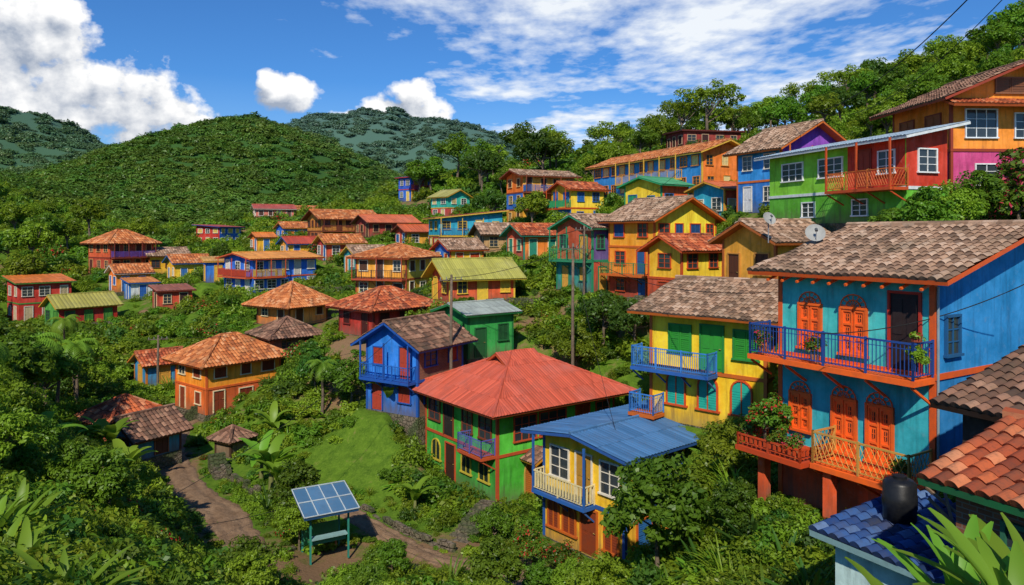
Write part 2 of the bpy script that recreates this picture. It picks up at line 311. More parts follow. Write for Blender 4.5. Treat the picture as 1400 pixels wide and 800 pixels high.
spec(id='AC',label='small brick house with dark brown tile roof',x=-20.2,y=62,z=-10.5,yaw=40,W=4,D=4,fl=[(1.9,'b','b')],roof='hip',rm='t:darkbrown',rise=1.1,over=.7,trim='#5a3020',pane='#3a2014',fr='#8a5a3a',near=1)
spec(id='AD',label='little blue shack with red tile roof',x=-32,y=64,z=-13.4,yaw=45,W=3.2,D=3,fl=[(2.,'#2a7aa8','#3a8ab8')],roof='gx',rm='t:red',rise=.8,over=.5,trim='#c87a2a',pane='#d8a040',fr='#d8a040',near=1)
spec(id='AE',label='low teal hut with brown-red tile roof',x=-22.6,y=44.0,z=-13.7,yaw=60,W=3.0,D=2.8,fl=[(1.5,'#1e7a90','#2a8aa0')],roof='gx',rm='t:darkbrown',rise=.9,over=.55,trim='#5a3020',pane='#5a3020',fr='#8a5a3a',near=1)
spec(id='AF',label='low hut with orange-red tile roof',x=-25.2,y=46.0,z=-13.4,yaw=60,W=3.6,D=3.2,fl=[(1.6,'#b84a2a','#c86030')],roof='hip',rm='t:red',rise=.95,over=.55,trim='#5a3020',pane='#5a3020',fr='#8a5a3a',near=1)
spec(id='AG',label='tiny stone shed with brown tile roof',x=-18.0,y=46.8,z=-14.3,yaw=60,W=1.5,D=1.5,fl=[(1.1,'#7a6248','#8a7254')],roof='hip',rm='t:darkbrown',rise=.5,over=.35,trim='#4a3424',pane='#3a2418',fr='#5a4030',near=1)
spec(id='AH',label='lime green two-storey house with big red corrugated roof',x=-.8,y=39.5,z=-14.6,yaw=36.9,W=8.8,D=7.6,fl=[(2.55,'#34962e','#44aa2c'),(2.85,'#42a834','#50bc34')],roof='hip',rm='m:#c4573c',rise=1.85,over=1.0,trim='#c0522a',pane='#4a2418',fr='#c0522a',near=2,custom=1)
spec(id='AI',label='yellow two-storey house with blue corrugated roof',x=4.6,y=29.8,z=-13.8,yaw=40,W=7.6,D=4.9,fl=[(2.25,'#e8a820','#e4ac28'),(2.55,'#f0b824','#ecb830')],roof='gx',rm='m:#44729f',rise=.35,over=.75,trim='#2a5aa0',pane='#c8601c',fr='#2a5aa0',near=2,custom=1)
spec(id='AJ',label='bright yellow two-storey house with tan tiled roof',x=10.75,y=30.9,z=-8.7,yaw=47,W=6,D=5.7,fl=[(2.5,'#f8bc1c','#e8b020'),(2.7,'#fac420','#ecb422')],roof='gy2',rm='t:brown',rise=1.1,over=.8,trim='#c8641e',pane='#1e9a7a',fr='#c8521e',near=2,custom=1)
spec(id='AK',label='yellow and orange three-storey house with brown gable roof',x=10.9,y=56,z=-5.3,yaw=34,W=7,D=5.2,fl=[(2.1,'#c04020','#d0582a'),(2.2,'#f08a20','#f0b82c'),(2.2,'#f49a24','#fad434')],roof='gy',rm='t:brown',rise=1.6,over=.7,trim='#d86a24',pane='#2a5a90',fr='#d8501e',balc=[('L',0,5.2,2.1,1.,'#2a8a50'),('R',0,5,2.1,1.,'#e0b030')],near=1)
spec(id='AL',label='dark teal and red house with brown tile roof',x=6.6,y=60,z=-4.8,yaw=36,W=4,D=4.6,fl=[(2.6,'#2a8278','#b0482c'),(2.8,'#b04c2c','#5a4a80')],roof='gx',rm='t:brown',rise=.9,over=.6,trim='#2a8a60',pane='#d8a040',fr='#2a8a60',balc=[('L',0,4.6,2.6,.9,'#2a9a60')],near=1)
spec(id='AM',label='small yellow house with terracotta tile roof',x=11.6,y=50,z=-5,yaw=34,W=4.2,D=3.2,fl=[(1.9,'#b84a2a','#d07030'),(2.1,'#f0b028','#f4c430')],roof='gx',rm='t:red',rise=.8,over=.6,trim='#c8501e',pane='#a8401e',fr='#c8501e',near=1)
spec(id='AN',label='long blue house with low orange tiled roof',x=18.7,y=72,z=4.0,yaw=25.6,W=6,D=20,fl=[(4.2,'#2a82c4','#e0762a')],roof='gy',rm='t:terra',rise=1.1,over=.8,trim='#e0b040',pane='#e8d090',fr='#e08a30',balc=[('L',3,14,1.7,.9,'#e0a030')],near=1)
spec(id='AO',label='small yellow house with green roof edge',x=14.3,y=70,z=1.6,yaw=35,W=3.8,D=5,fl=[(3.2,'#ecc02c','#e0602c')],roof='gx',rm='m:#4a9a6a',rise=.7,over=.6,trim='#2a9a60',pane='#2a9a70',fr='#2a6aa8',near=1)
spec(id='AO2',label='small turquoise house with orange metal roof',x=18.6,y=64,z=1.0,yaw=28,W=3.6,D=4,fl=[(3.0,'#2a9ab0','#d8542a')],roof='gx',rm='m:#c86a3a',rise=.6,over=.6,trim='#e0a030',pane='#e8d090',fr='#f0e8d8',near=1)
spec(id='AP',label='blue house with purple gable and brown tile roof',x=20.6,y=56,z=1.7,yaw=25,W=7.1,D=4.8,fl=[(2.5,'#2a72bc','#2aa0b8'),(2.6,'#2f8ed4','#8a4ab8')],roof='gy',rm='t:brown',rise=1.9,over=.8,trim='#d8702a',pane='#e0e0e0',fr='#e8e0d0',near=1,balc=[('R',0,7,2.5,.9,'#c8502a')])
spec(id='AQ',label='lime green house with white-edged roof and red balcony',x=19.4,y=36,z=.6,yaw=17.3,W=2.6,D=10.6,fl=[(1.7,'#5aa82c','#62b02e'),(2.5,'#80c432','#c0361e')],roof='sx2',rm='m:#9fb2bd',rise=.55,over=.7,trim='#dfe4e2',pane='glass',fr='#f2f2ee',near=2,custom=1)
spec(id='AR',label='orange two-storey house with brown roof and white windows',x=24.0,y=40,z=2.0,yaw=3,W=8,D=5.5,fl=[(2.6,'#b83a6a','#c0447a'),(3.0,'#e07c20','#e8882a')],roof='gy',rm='t:darkbrown',rise=1.7,over=1.,trim='#9a3a1e',pane='glass',fr='#f0f0ec',near=2,custom=1)
spec(id='AS',label='flat-roofed dark red brick building',x=22.3,y=95,z=10.9,yaw=10,W=8,D=6,fl=[(2.5,'#7a2a24','#8a3028')],roof='sy',rm='m:#8a3a30',rise=.3,over=.4,trim='#5a2018',pane='#3a1814',fr='#c0a080')
spec(id='AT',label='small ochre house with pale tile roof',x=13.7,y=38,z=-3.2,yaw=25,W=4,D=4,fl=[(2.9,'#d8982e','#e0aa34')],roof='gx',rm='t:brown',rise=.9,over=.6,trim='#b8642a',pane='#5a3018',fr='#c88a3a',near=1)
spec(id='BH',label='tall bright blue house with tiled roof and two balconies',x=11.2,y=19.4,z=-8.4,yaw=31.8,W=7.5,D=4.9,fl=[(1.75,'#c84a20','#b8421e'),(2.85,'#2fa8b4','#1c76b4'),(2.7,'#3cb4b0','#1f80bc')],roof='gy2',rm='t:brown',rise=1.25,over=.7,trim='#e05c20',pane='#d8481c',fr='#cf4f1d',near=3,custom=1)
spec(id='BI',label='dark wooden shed with brown tile roof',x=11.1,y=13.4,z=-6.2,yaw=25,W=5,D=2.9,fl=[(2.5,'#3a2a20','#3a2a20')],roof='gy2',rm='t:darkbrown',rise=.9,over=.45,trim='#3a2418',pane='#2a1a12',fr='#4a3020',near=2,nowin=1)
spec(id='BJ',label='brick house with red and orange tile roof',x=8.9,y=8.6,z=-6.2,yaw=27,W=3.4,D=3.7,fl=[(2.2,'b','b')],roof='gy2',rm='t:red',rise=.6,over=.4,trim='#2a7a4a',pane='glass',fr='#2a6a50',near=3,nowin=1,custom=1)
spec(id='BK',label='low pale shed with blue tile roof',x=7.6,y=13.0,z=-8.1,yaw=30,W=2.4,D=2.1,fl=[(2.0,'#b4d0ce','#c8dcd8')],roof='sx',rm='t:blue',rise=.25,over=.35,trim='#8ab0b4',pane='#2a5a80',fr='#6a8a90',near=3,nowin=1)
# ------------------------------------------------------------------ ground height
PATH1=[(-25.5,57,-14.4),(-23.9,51,-14.5),(-20.9,45.6,-14.6),(-18.2,41.6,-14.6),(-15.3,38.4,-14.5),(-13.2,35.2,-14.4),(-11.6,32.4,-14.3),(-11.2,30.4,-14.2)]
PATH2=[(-13.8,43.5,-14.2),(-11.6,41,-14.3),(-8.6,38.2,-14.5),(-6.,35.5,-14.6),(-3.8,33.2,-14.6),(-1.5,31.6,-14.4),(1,29.5,-14)]
def P3(px,d,z): return ((px-700)/1000*d,d,z)
EX=[P3(*t) for t in [(-150,8,-4.6),(0,8,-4.6),(150,8,-4.9),(300,8,-5.6),(500,8,-6.6),(700,8,-6.8),(1000,8,-6.6),(1200,8,-6),(1500,8,-4.8),
 (-150,4,-3.6),(300,4,-4.2),(700,4,-4.5),(1100,4,-4.5),(1500,4,-3.6),
 (0,14,-6.3),(200,14,-7.2),(350,14,-8.6),(500,15,-9.6),(700,15,-10.2),(1000,14,-9),(1150,14,-8.2),(1500,15,-6),
 (-100,20,-6.7),(0,20,-7.4),(200,20,-9.2),(350,20,-11.0),(500,22,-12.3),(700,22,-12.4),(900,20,-11.4),(1050,20,-9.4),
 (-100,28,-8),(0,28,-8.8),(120,28,-10),(250,28,-12.4),(400,26,-13.4),(850,25,-12.6),(960,26,-10.8),(950,36,-10.6),(1020,30,-9),(1400,26,-3),(1300,30,-1),(1380,36,1.6),(1200,32,-1.4),(1130,30,-3),(1600,30,2),
 (-100,45,-9),(0,45,-10.5),(90,42,-11.3),(160,38,-12.2),(100,60,-12),(0,70,-11),(-100,75,-9),(200,75,-11.2),(250,78,-10.3),(0,110,-4),(60,130,-1.3),(-120,120,3),
 (0,160,8.5),(100,170,5),(200,165,0),(0,240,19),(-150,200,20),(100,240,13),(250,200,.5),(350,205,8),(400,220,11),(500,200,11),(600,220,17),(640,160,12),(700,180,17),(800,150,15),(900,140,16),(1000,130,16),
 (1100,120,16),(1200,115,19),(1300,112,23),(1400,108,26),(1600,105,29),(1400,60,9.5),(1600,60,15),(1250,68,9.5),(1120,82,11.5),(1000,90,9.5),(840,40,-13.6),(900,44,-11.0),(830,50,-9.0),(760,52,-8.4),(750,60,-6.4),(740,70,-3.4),
 (480,50,-11.8),(440,46,-13.2),(350,52,-12.6),(430,60,-9.9),(300,70,-9.8),(500,85,-6.6),(430,96,-5),(350,100,-5.4),(550,72,-6.5),(670,110,.5),(560,115,1),
 (700,300,9),(1000,280,14),(1400,260,24),(1700,300,28),(500,330,6),(300,300,3),(100,330,10),(-200,350,18),(0,500,0),(700,500,0),(1400,500,8),(-200,1200,0),(700,1200,0),(1600,1200,0),(0,3000,0),(1400,3000,0)]]
CP=list(EX)
for h in HS:
    CP.append((h['x'],h['y'],h['z']))
for p in PATH1[::2]+PATH2[::2]: CP.append(p)
CP=np.array(CP)
def uv(x,y): return np.stack([3.2*x/y,2.0*np.log(y)],-1)
CU=uv(CP[:,0],CP[:,1]); CG=CP[:,2]/CP[:,1]
Dm=np.linalg.norm(CU[:,None]-CU[None],axis=-1)
n=len(CP); A=np.zeros((n+1,n+1)); A[:n,:n]=-Dm-np.eye(n)*.01; A[:n,n]=1; A[n,:n]=1
WT=np.linalg.solve(A,np.append(CG,0))
HILLS=[(420,150,240,[(-600,20),(-330,10),(-294,12),(-248,22),(-210,43),(-180,59),(-147,68),(-118,63),(-92,51),(-57,33),(-25,20),(20,12),(200,5),(900,5)]),
 (650,190,260,[(-900,120),(-520,112),(-455,118),(-390,100),(-325,66),(-260,34),(-200,16),(0,10),(900,5)]),
 (850,200,300,[(-900,60),(-500,62),(-400,75),(-314,108),(-272,135),(-220,150),(-170,152),(-136,146),(-85,138),(-42,129),(0,115),(60,90),(100,60),(400,30),(1500,30)])]
def rectdist(h,x,y):
    a=math.radians(h['yaw']); dx=x-h['x']; dy=y-h['y']
    lx=dx*math.cos(a)+dy*math.sin(a); ly=-dx*math.sin(a)+dy*math.cos(a)
    ex=np.maximum(np.maximum(-lx,lx-h['W']),0); ey=np.maximum(np.maximum(-ly,ly-h['D']),0)
    return np.hypot(ex,ey)
def polyd(P,x,y):
    best=np.full(np.shape(x),1e9); zz=np.zeros(np.shape(x))
    for a,b in zip(P[:-1],P[1:]):
        ax,ay,az=a; bx,by,bz=b; vx,vy=bx-ax,by-ay
        t=np.clip(((x-ax)*vx+(y-ay)*vy)/(vx*vx+vy*vy),0,1)
        d=np.hypot(x-ax-t*vx,y-ay-t*vy); m=d<best
        best=np.where(m,d,best); zz=np.where(m,az+t*(bz-az),zz)
    return best,zz
def ground(x,y):
    x=np.atleast_1d(np.asarray(x,float)); y=np.atleast_1d(np.asarray(y,float)); out=np.empty(x.shape)
    for s in range(0,len(x),20000):
        X=x[s:s+20000]; Y=y[s:s+20000]; Yc=np.maximum(Y,2.5)
        U=uv(X,Yc); g=-np.linalg.norm(U[:,None]-CU[None],axis=-1)@WT[:n]+WT[n]
        z=g*Yc
        amp=np.clip((Y-10)/60,0.1,3)
        z=z+(fbm(X*.12,Y*.12,3,3)-.5)*amp*1.2
        for D,sf,sb,pr in HILLS:
            xs,zs=zip(*pr); c=np.interp(X,xs,zs)
            w=np.where(Y<D,np.exp(-((Y-D)/sf)**2),np.exp(-((Y-D)/sb)**2))
            rid=1-np.abs(2*fbm(X*.013+D,Y*.005,3,9)-1)
            hz=c*w*(.8+.2*rid)-80*np.clip(1-w/.15,0,1)-3
            z=np.maximum(z,hz)
        for h in HS:
            m=(np.abs(X-h['x'])<h['W']+h['D']+4)&(np.abs(Y-h['y'])<h['W']+h['D']+4)
            if not m.any(): continue
            dd=rectdist(h,X[m],Y[m]); w=np.clip(1-(dd-.5)/2.2,0,1); w=w*w*(3-2*w)
            z[m]=z[m]*(1-w)+(h['z']-.06)*w
        for P,wd in ((PATH1,1.2),(PATH2,.9)):
            m=(np.abs(X+12)<22)&(Y>18)&(Y<60)
            if m.any():
                dd,pz=polyd(P,X[m],Y[m]); w=np.clip(1-(dd-wd)/2.,0,1); w=w*w*(3-2*w)
                z[m]=z[m]*(1-w)+(pz-.07)*w
        out[s:s+20000]=z
    return out
def gz(x,y): return float(ground([x],[y])[0])
nb,nd=460,520
bs=np.concatenate([[-6,-3,-1.8],np.linspace(-1.15,1.15,nb),[1.8,3,6]]); nb=len(bs)
ds=np.concatenate([[-30,-8,0.5],np.exp(np.linspace(math.log(2.5),math.log(4000),nd))]); nd=len(ds)
X=np.outer(np.where(ds<3,3,ds),bs); Y=np.repeat(ds[:,None],nb,1)
Z=ground(X.ravel(),Y.ravel())
V=np.stack([X.ravel(),Y.ravel(),Z],-1)
i,j=np.meshgrid(np.arange(nd-1),np.arange(nb-1),indexing='ij'); a=(i*nb+j).ravel()
Q=np.stack([a,a+1,a+nb+1,a+nb],-1)
def groundmat():
    m,nt,out=newmat('grassy_ground'); co=objco(nt)
    n1=noise(nt,co,.12,8,.6); n2=noise(nt,co,1.5,8,.7); n3=noise(nt,co,9,6,.7)
    g=MIX(nt,ramp(nt,n2,[(.3,0.),(.7,1.)]),(.045,.1,.01),(.13,.23,.02))
    g=MIX(nt,ramp(nt,n3,[(.5,0.),(.75,.6)]),g,(.2,.29,.04))
    d=MIX(nt,n3,(.14,.08,.04),(.32,.2,.11))
    c=MIX(nt,ramp(nt,math_(nt,'ADD',n1,math_(nt,'MULTIPLY',n2,.35)),[(.68,0.),(.77,1.)]),g,d)
    sp=N(nt,'ShaderNodeSeparateXYZ'); L(nt,co,sp.inputs[0])
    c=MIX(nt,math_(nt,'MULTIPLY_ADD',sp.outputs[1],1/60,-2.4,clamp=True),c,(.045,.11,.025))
    c=MIX(nt,math_(nt,'MULTIPLY_ADD',sp.outputs[1],1/560,-.62,clamp=True),c,(.09,.165,.15))  # same distance haze painted into the far ground colour
    finish(nt,out,c,.95,n3,.6,.12,spec=.05); return m
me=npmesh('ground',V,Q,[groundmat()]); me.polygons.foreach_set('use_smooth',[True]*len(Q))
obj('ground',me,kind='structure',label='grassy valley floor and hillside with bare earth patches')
dirt=simple('packed_dirt',(.17,.1,.055),(.33,.215,.13),1.1,bs=.8,bd=.12)
def strip(name,P,w,mat,label,dz=0.0):
    pts=[Vector(p) for p in P]; sm=[]
    for k in range(len(pts)-1):
        p0=pts[max(k-1,0)];p1=pts[k];p2=pts[k+1];p3=pts[min(k+2,len(pts)-1)]
        for t in np.linspace(0,1,14,endpoint=False):
            sm.append(.5*((2*p1)+(p2-p0)*t+(2*p0-5*p1+4*p2-p3)*t*t+(3*p1-p0-3*p2+p3)*t**3))
    sm.append(pts[-1]); V=[];F=[]; ns=16
    wl=wr=w
    for k,p in enumerate(sm):
        d=(sm[min(k+1,len(sm)-1)]-sm[max(k-1,0)]); d.z=0; d.normalize(); nrm=Vector((-d.y,d.x,0))
        wl=.6*wl+.4*w*random.uniform(.6,1.3); wr=.6*wr+.4*w*random.uniform(.6,1.3)
        for s in range(ns+1):
            u=s/ns*2-1; q=p+nrm*u*(wl if u>0 else wr); q.z=p.z+dz+.05*(1-u*u)-.02+random.uniform(-.035,.035)-.07*math.exp(-((abs(u)-.45)/.12)**2)-(.12 if abs(u)>.99 else 0); V.append(q)
    for k in range(len(sm)-1):
        for s in range(ns): a=k*(ns+1)+s; F.append((a,a+1,a+ns+2,a+ns+1))
    mb=MB(); mb.arr(V,F,[.5]*len(F),mat); return obj(name,mb.mesh(name,True),kind='structure',label=label)
strip('dirt_road',PATH1,1.15,dirt,'winding packed earth road through the valley')
strip('dirt_path',PATH2,.65,dirt,'narrow earth footpath below the green house')
# ------------------------------------------------------------------ roofs
def slope(mb,E0,E1,R0,R1,p,q,amp,lift,segs,mat,slab,thick=.09,seed=0):
    E0,E1,R0,R1=[np.array(v,float) for v in (E0,E1,R0,R1)]
    Ls=np.linalg.norm(E1-E0); s=(E1-E0)/Ls; tv=(R0-E0)-np.dot(R0-E0,s)*s; T=np.linalg.norm(tv); t=tv/T
    nn=np.cross(s,t); flip=nn[2]<0
    if flip: nn=-nn
    a0=np.dot(R0-E0,s); a1=np.dot(R1-E0,s)
    nt_=max(1,int(round(T/q))); ncol=max(2,int(round(Ls/p)))*segs; S=np.linspace(0,Ls,ncol+1); pp=Ls/(ncol/segs)
    r=np.random.default_rng(seed+int(Ls*100)); V=[];F=[];vals=[]
    base=0; tj=r.random((nt_,ncol//segs+1))
    sag=lambda sc,tt: -.05*np.sin(np.pi*np.clip(sc/Ls,0,1))*math.sin(math.pi*min(1,max(0,tt/T)))+.018*np.sin(sc*1.7+tt*2.3)
    for k in range(nt_):
        t0=T*k/nt_; t1=T*(k+1)/nt_
        def row(tt,tb,lf,flat):
            lo=a0*tb/T; hi=Ls+(a1-Ls)*tb/T; sc=np.clip(S,lo,hi)
            ti=np.minimum((sc/pp).astype(int),ncol//segs)
            h=(0 if flat else amp*np.abs(np.sin(np.pi*sc/pp)))+lf+(tj[k,ti]-.5)*lift*.9+(sag(sc,tb) if amp>.05 else 0)
            return E0+sc[:,None]*s+tt*t+np.asarray(h)[:,None]*nn,sc
        A_,sa=row(t0-(.0 if lift==0 else .03),t0,lift,False); B_,sb_=row(t1,t1,0,False); C_,_=row(t0,t0,-.03,True)
        V.append(C_);V.append(A_);V.append(B_); nv=ncol+1
        for c in range(ncol):
            if sa[c+1]-sa[c]<1e-5 and sb_[c+1]-sb_[c]<1e-5: continue
            v=tj[k,c//segs]
            f1=(base+nv+c,base+nv+c+1,base+2*nv+c+1,base+2*nv+c); f2=(base+c,base+c+1,base+nv+c+1,base+nv+c)
            if flip: f1=f1[::-1]; f2=f2[::-1]
            F+= [f1,f2]; vals+=[v,v*.5]
        base+=3*nv
    mb.arr(np.concatenate(V),F,vals,mat)
    o=-nn*.09; u=-nn*(thick+.06)
    top=[E0+o,E1+o,R1+o,R0+o]; bot=[x+u for x in (E0,E1,R1,R0)]
    if np.linalg.norm(R1-R0)<.02: top=top[:3]; bot=bot[:3]
    mb.poly(top,slab); mb.poly(bot[::-1],slab)
    top=[x+nn*.07 for x in top]
    for k in range(len(top)):
        k2=(k+1)%len(top); mb.poly([top[k],top[k2],bot[k2],bot[k]],slab)
def make_roof(h,par):
    W,D,o,rise=h['W'],h['D'],h['over'],h['rise']; H=sum(f[0] for f in h['fl'])+.12
    near=h.get('near',0); tp,arg=h['rm'].split(':')
    if tp=='t':
        mat=tilemat(arg); p,q,amp,lift,segs=(.24,.34,.065,.035,6) if near>=2 else ((.28,.4,.07,.035,4) if near==1 else (.4,.6,.08,.03,4))
    else:
        mat=metalmat(arg); p,q,amp,lift,segs=(.2,1.5,.035,.012,4) if near>=1 else (.4,2.4,.04,.01,4)
    slab=paint(h['trim']); mb=MB(); kw=dict(p=p,q=q,amp=amp,lift=lift,segs=segs,mat=mat,slab=slab)
    cap=[]; rt=h['roof']
    if rt in('gx','gy','gy2'):
        if rt=='gx':
            m=rise/(D/2); zl=H-o*m; zr=H+rise
            A0=(-o,-o,zl);A1=(W+o,-o,zl);B0=(-o,D/2,zr);B1=(W+o,D/2,zr);C0=(-o,D+o,zl);C1=(W+o,D+o,zl)
        else:
            rx=W/2 if rt=='gy' else W*.62
            m=rise/rx; m2=rise/(W-rx); zr=H+rise
            A0=(-o,D+o,H-o*m);A1=(-o,-o,H-o*m);B0=(rx,D+o,zr);B1=(rx,-o,zr);C0=(W+o,D+o,H-o*m2);C1=(W+o,-o,H-o*m2)
        slope(mb,A0,A1,B0,B1,**kw); slope(mb,C1,C0,B1,B0,**kw); cap=[(B0,B1)]
    elif rt=='hip':
        e=min(W,D)/2; m=rise/e; zl=H-o*m; zr=H+rise
        if W>=D: R0=(e,D/2,zr);R1=(W-e,D/2,zr)
        else: R0=(W/2,e,zr);R1=(W/2,D-e,zr)
        c=[(-o,-o,zl),(W+o,-o,zl),(W+o,D+o,zl),(-o,D+o,zl)]
        if W>=D:
            slope(mb,c[0],c[1],R0,R1,**kw);slope(mb,c[2],c[3],R1,R0,**kw);slope(mb,c[1],c[2],R1,R1,**kw);slope(mb,c[3],c[0],R0,R0,**kw)
            cap=[(R0,R1),(c[0],R0),(c[3],R0),(c[1],R1),(c[2],R1)]
        else:
            slope(mb,c[0],c[1],R0,R0,**kw);slope(mb,c[2],c[3],R1,R1,**kw);slope(mb,c[1],c[2],R0,R1,**kw);slope(mb,c[3],c[0],R1,R0,**kw)
            cap=[(R0,R1),(c[0],R0),(c[1],R0),(c[3],R1),(c[2],R1)]
    elif rt=='sy':
        m=rise/D; slope(mb,(-o,-o,H-o*m),(W+o,-o,H-o*m),(-o,D+o,H+rise+o*m),(W+o,D+o,H+rise+o*m),**kw)
    elif rt in('sx','sx2'):
        m=rise/W; slope(mb,(-o,D+o,H-o*m),(-o,-o,H-o*m),(W+o,D+o,H+rise+o*m),(W+o,-o,H+rise+o*m),**kw)
    for a,b in cap:
        a=Vector(a);b=Vector(b); L_=(b-a).length
        if L_<.1: continue
        kn=max(1,int(L_/.4))
        for k in range(kn):
            mb.beam(a.lerp(b,k/kn)+Vector((0,0,.04)),a.lerp(b,(k+1)/kn)+Vector((0,0,.06)),.12 if tp=='t' else .07,mat,.1 if tp=='t' else .07,6)
            for q_ in range(8): mb.val[-1-q_]=random.random()
    return obj('roof',mb.mesh('roof',attr=True),par)
def make_wall(h,par):
    W,D=h['W'],h['D']; mb=MB(); z=0
    st=stone(); mb.box(-.04,-.04,-3.,W+.04,D+.04,0,st)
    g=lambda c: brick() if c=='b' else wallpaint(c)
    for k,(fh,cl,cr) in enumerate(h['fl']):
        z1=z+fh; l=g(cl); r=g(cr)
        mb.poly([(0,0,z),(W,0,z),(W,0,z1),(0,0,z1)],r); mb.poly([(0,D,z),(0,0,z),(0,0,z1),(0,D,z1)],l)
        mb.poly([(W,0,z),(W,D,z),(W,D,z1),(W,0,z1)],r); mb.poly([(W,D,z),(0,D,z),(0,D,z1),(W,D,z1)],l)
        if k: mb.box(-.05,-.05,z-.09,W+.05,D+.05,z+.07,paint(h['trim']))
        z=z1
    H=z; l=g(h['fl'][-1][1]); r=g(h['fl'][-1][2]); rise=h['rise']; rt=h['roof']
    if rt=='gx':
        for x,m_ in((0,l),(W,r)):
            mb.poly([(x,0,H),(x,D/2,H+rise),(x,D,H)],m_)
    elif rt in('gy','gy2'):
        rx=W/2 if rt=='gy' else W*.62
        for y,m_ in((0,r),(D,l)): mb.poly([(0,y,H),(W,y,H),(rx,y,H+rise)],m_)
    elif rt=='sy':
        mb.poly([(0,0,H),(0,D,H+rise),(0,D,H)],l); mb.poly([(W,0,H),(W,D,H+rise),(W,D,H)],r); mb.poly([(0,D,H),(W,D,H),(W,D,H+rise),(0,D,H+rise)],l)
    elif rt in('sx','sx2'):
        for y,m_ in((0,r),(D,l)): mb.poly([(0,y,H),(W,y,H),(W,y,H+rise)],m_)
        mb.poly([(W,0,H),(W,D,H),(W,D,H+rise),(W,0,H+rise)],r)
    if h.get('near',0)>=1 and h['fl'][0][1]!='b' and not h.get('nowin') and h['id']!='AQ':
        t=paint(h['trim'])
        for x,y in((-.03,-.03),(W-.12,-.03),(-.03,D-.12)): mb.box(x,y,0.02,x+.15,y+.15,H-.02,t)
    return obj('wall',mb.mesh('wall'),par)
# ------------------------------------------------------------------ windows and doors
WC={}
def winmesh(kind,w,h,fr,pn):
    k=(kind,round(w,2),round(h,2),fr,pn)
    if k in WC: return WC[k]
    F=paint(fr); f=MB(); p=MB(); t=.07
    P=glass() if pn=='glass' else paint(pn)
    if kind=='arch':
        n_=8; pts=[(w/2*math.cos(a),h-w/2+w/2*math.sin(a)) for a in np.linspace(0,math.pi,n_+1)]
        prof=[(-w/2,0),(w/2,0)]+pts
        p.poly([(x,-.03,z) for x,z in prof],P)
        for x in (-w/4,w/4):
            for zz in np.arange(.1,h-w/2,.11): p.box(x-w/4+.04,-.045,zz,x+w/4-.04,-.031,zz+.05,P)
        outer=[(w/2,0)]+pts+[(-w/2,0)]
        for a_,b_ in zip(outer[:-1],outer[1:]): f.beam((a_[0],-.05,a_[1]),(b_[0],-.05,b_[1]),t*.75,F)
        f.box(-.02,-.07,0,.02,-.02,h,F); f.box(-w/2-.12,-.12,-.08,w/2+.12,0,0,F)
    else:
        if kind=='glass':
            p.box(-w/2,-.025,0,w/2,-.005,h,glass())
            for xx in ([0] if w<1.3 else [-w/6,w/6]): f.box(xx-.02,-.06,0,xx+.02,-.026,h,F)
            for zz in (h/3,2*h/3): f.box(-w/2,-.055,zz-.015,w/2,-.027,zz+.015,F)
        elif kind=='shutter':
            p.box(-w/2,-.02,0,w/2,-.004,h,P)
            for sx in(-1,1):
                x0,x1=(sx*.015,sx*(w/2-.01)); x0,x1=min(x0,x1),max(x0,x1)
                for a_,b_,c_,d_ in((x0,0,x0+.05,h),(x1-.05,0,x1,h),(x0+.05,0,x1-.05,.06),(x0+.05,h-.06,x1-.05,h),(x0+.05,h/2-.03,x1-.05,h/2+.03)): p.box(a_,-.055,b_,c_,-.021,d_,P)
                for zz in np.arange(.1,h-.1,.09): p.box(x0+.06,-.04,zz,x1-.06,-.022,zz+.045,P)
        elif kind=='ornate':
            p.box(-w/2,-.02,0,w/2,-.004,h,P)
            dk=paint('#3a1612')
            for sx in(-1,1):
                x0,x1=(sx*.02,sx*(w/2-.01)); x0,x1=min(x0,x1),max(x0,x1)
                for a_,b_,c_,d_ in((x0,0,x0+.05,h),(x1-.05,0,x1,h),(x0+.05,0,x1-.05,.08),(x0+.05,h-.08,x1-.05,h),(x0+.05,h*.33-.03,x1-.05,h*.33+.03),(x0+.05,h*.66-.03,x1-.05,h*.66+.03)): p.box(a_,-.06,b_,c_,-.021,d_,P)
                xm=(x0+x1)/2
                for z0,z1 in((.08,h*.33-.03),(h*.33+.03,h*.66-.03),(h*.66+.03,h-.08)):
                    zm=(z0+z1)/2; dz=(z1-z0)*.28; p.box(xm-.04,-.03,zm-dz,xm+.04,-.021,zm+dz,dk)
                    p.box(xm-.01,-.045,zm-dz,xm+.01,-.031,zm+dz,P); p.box(xm-.04,-.043,zm-.012,xm+.04,-.031,zm+.012,P)
            zt=h+t
            for k_ in range(7):
                a=math.pi*k_/6; f.beam((0,-.05,zt),(math.cos(a)*w*.5,-.05,zt+.04+math.sin(a)*w*.42),.013,F)
            for rr_ in(.3,.55):
                for k_ in range(8):
                    a=math.pi*k_/8;b=math.pi*(k_+1)/8; f.beam((math.cos(a)*w*rr_,-.05,zt+math.sin(a)*w*rr_*.9),(math.cos(b)*w*rr_,-.05,zt+math.sin(b)*w*rr_*.9),.022,F)
        elif kind=='door':
            p.box(-w/2,-.03,0,w/2,-.004,h,P)
            for sx in (-1,1):
                for z0,z1 in((.12,.85),(.98,h-.14)):
                    x0=sx*w*.25; p.box(x0-w*.17,-.05,z0,x0+w*.17,-.031,z1,P)
        f.box(-w/2-t,-.085,0,-w/2,-.002,h,F); f.box(w/2,-.085,0,w/2+t,-.002,h,F); f.box(-w/2-t,-.09,h,w/2+t,-.002,h+t,F)
        if kind!='door' : f.box(-w/2-t-.04,-.13,-.07,w/2+t+.04,-.002,0,F)
    WC[k]=(p.mesh('window_panel'),f.mesh('frame')); return WC[k]
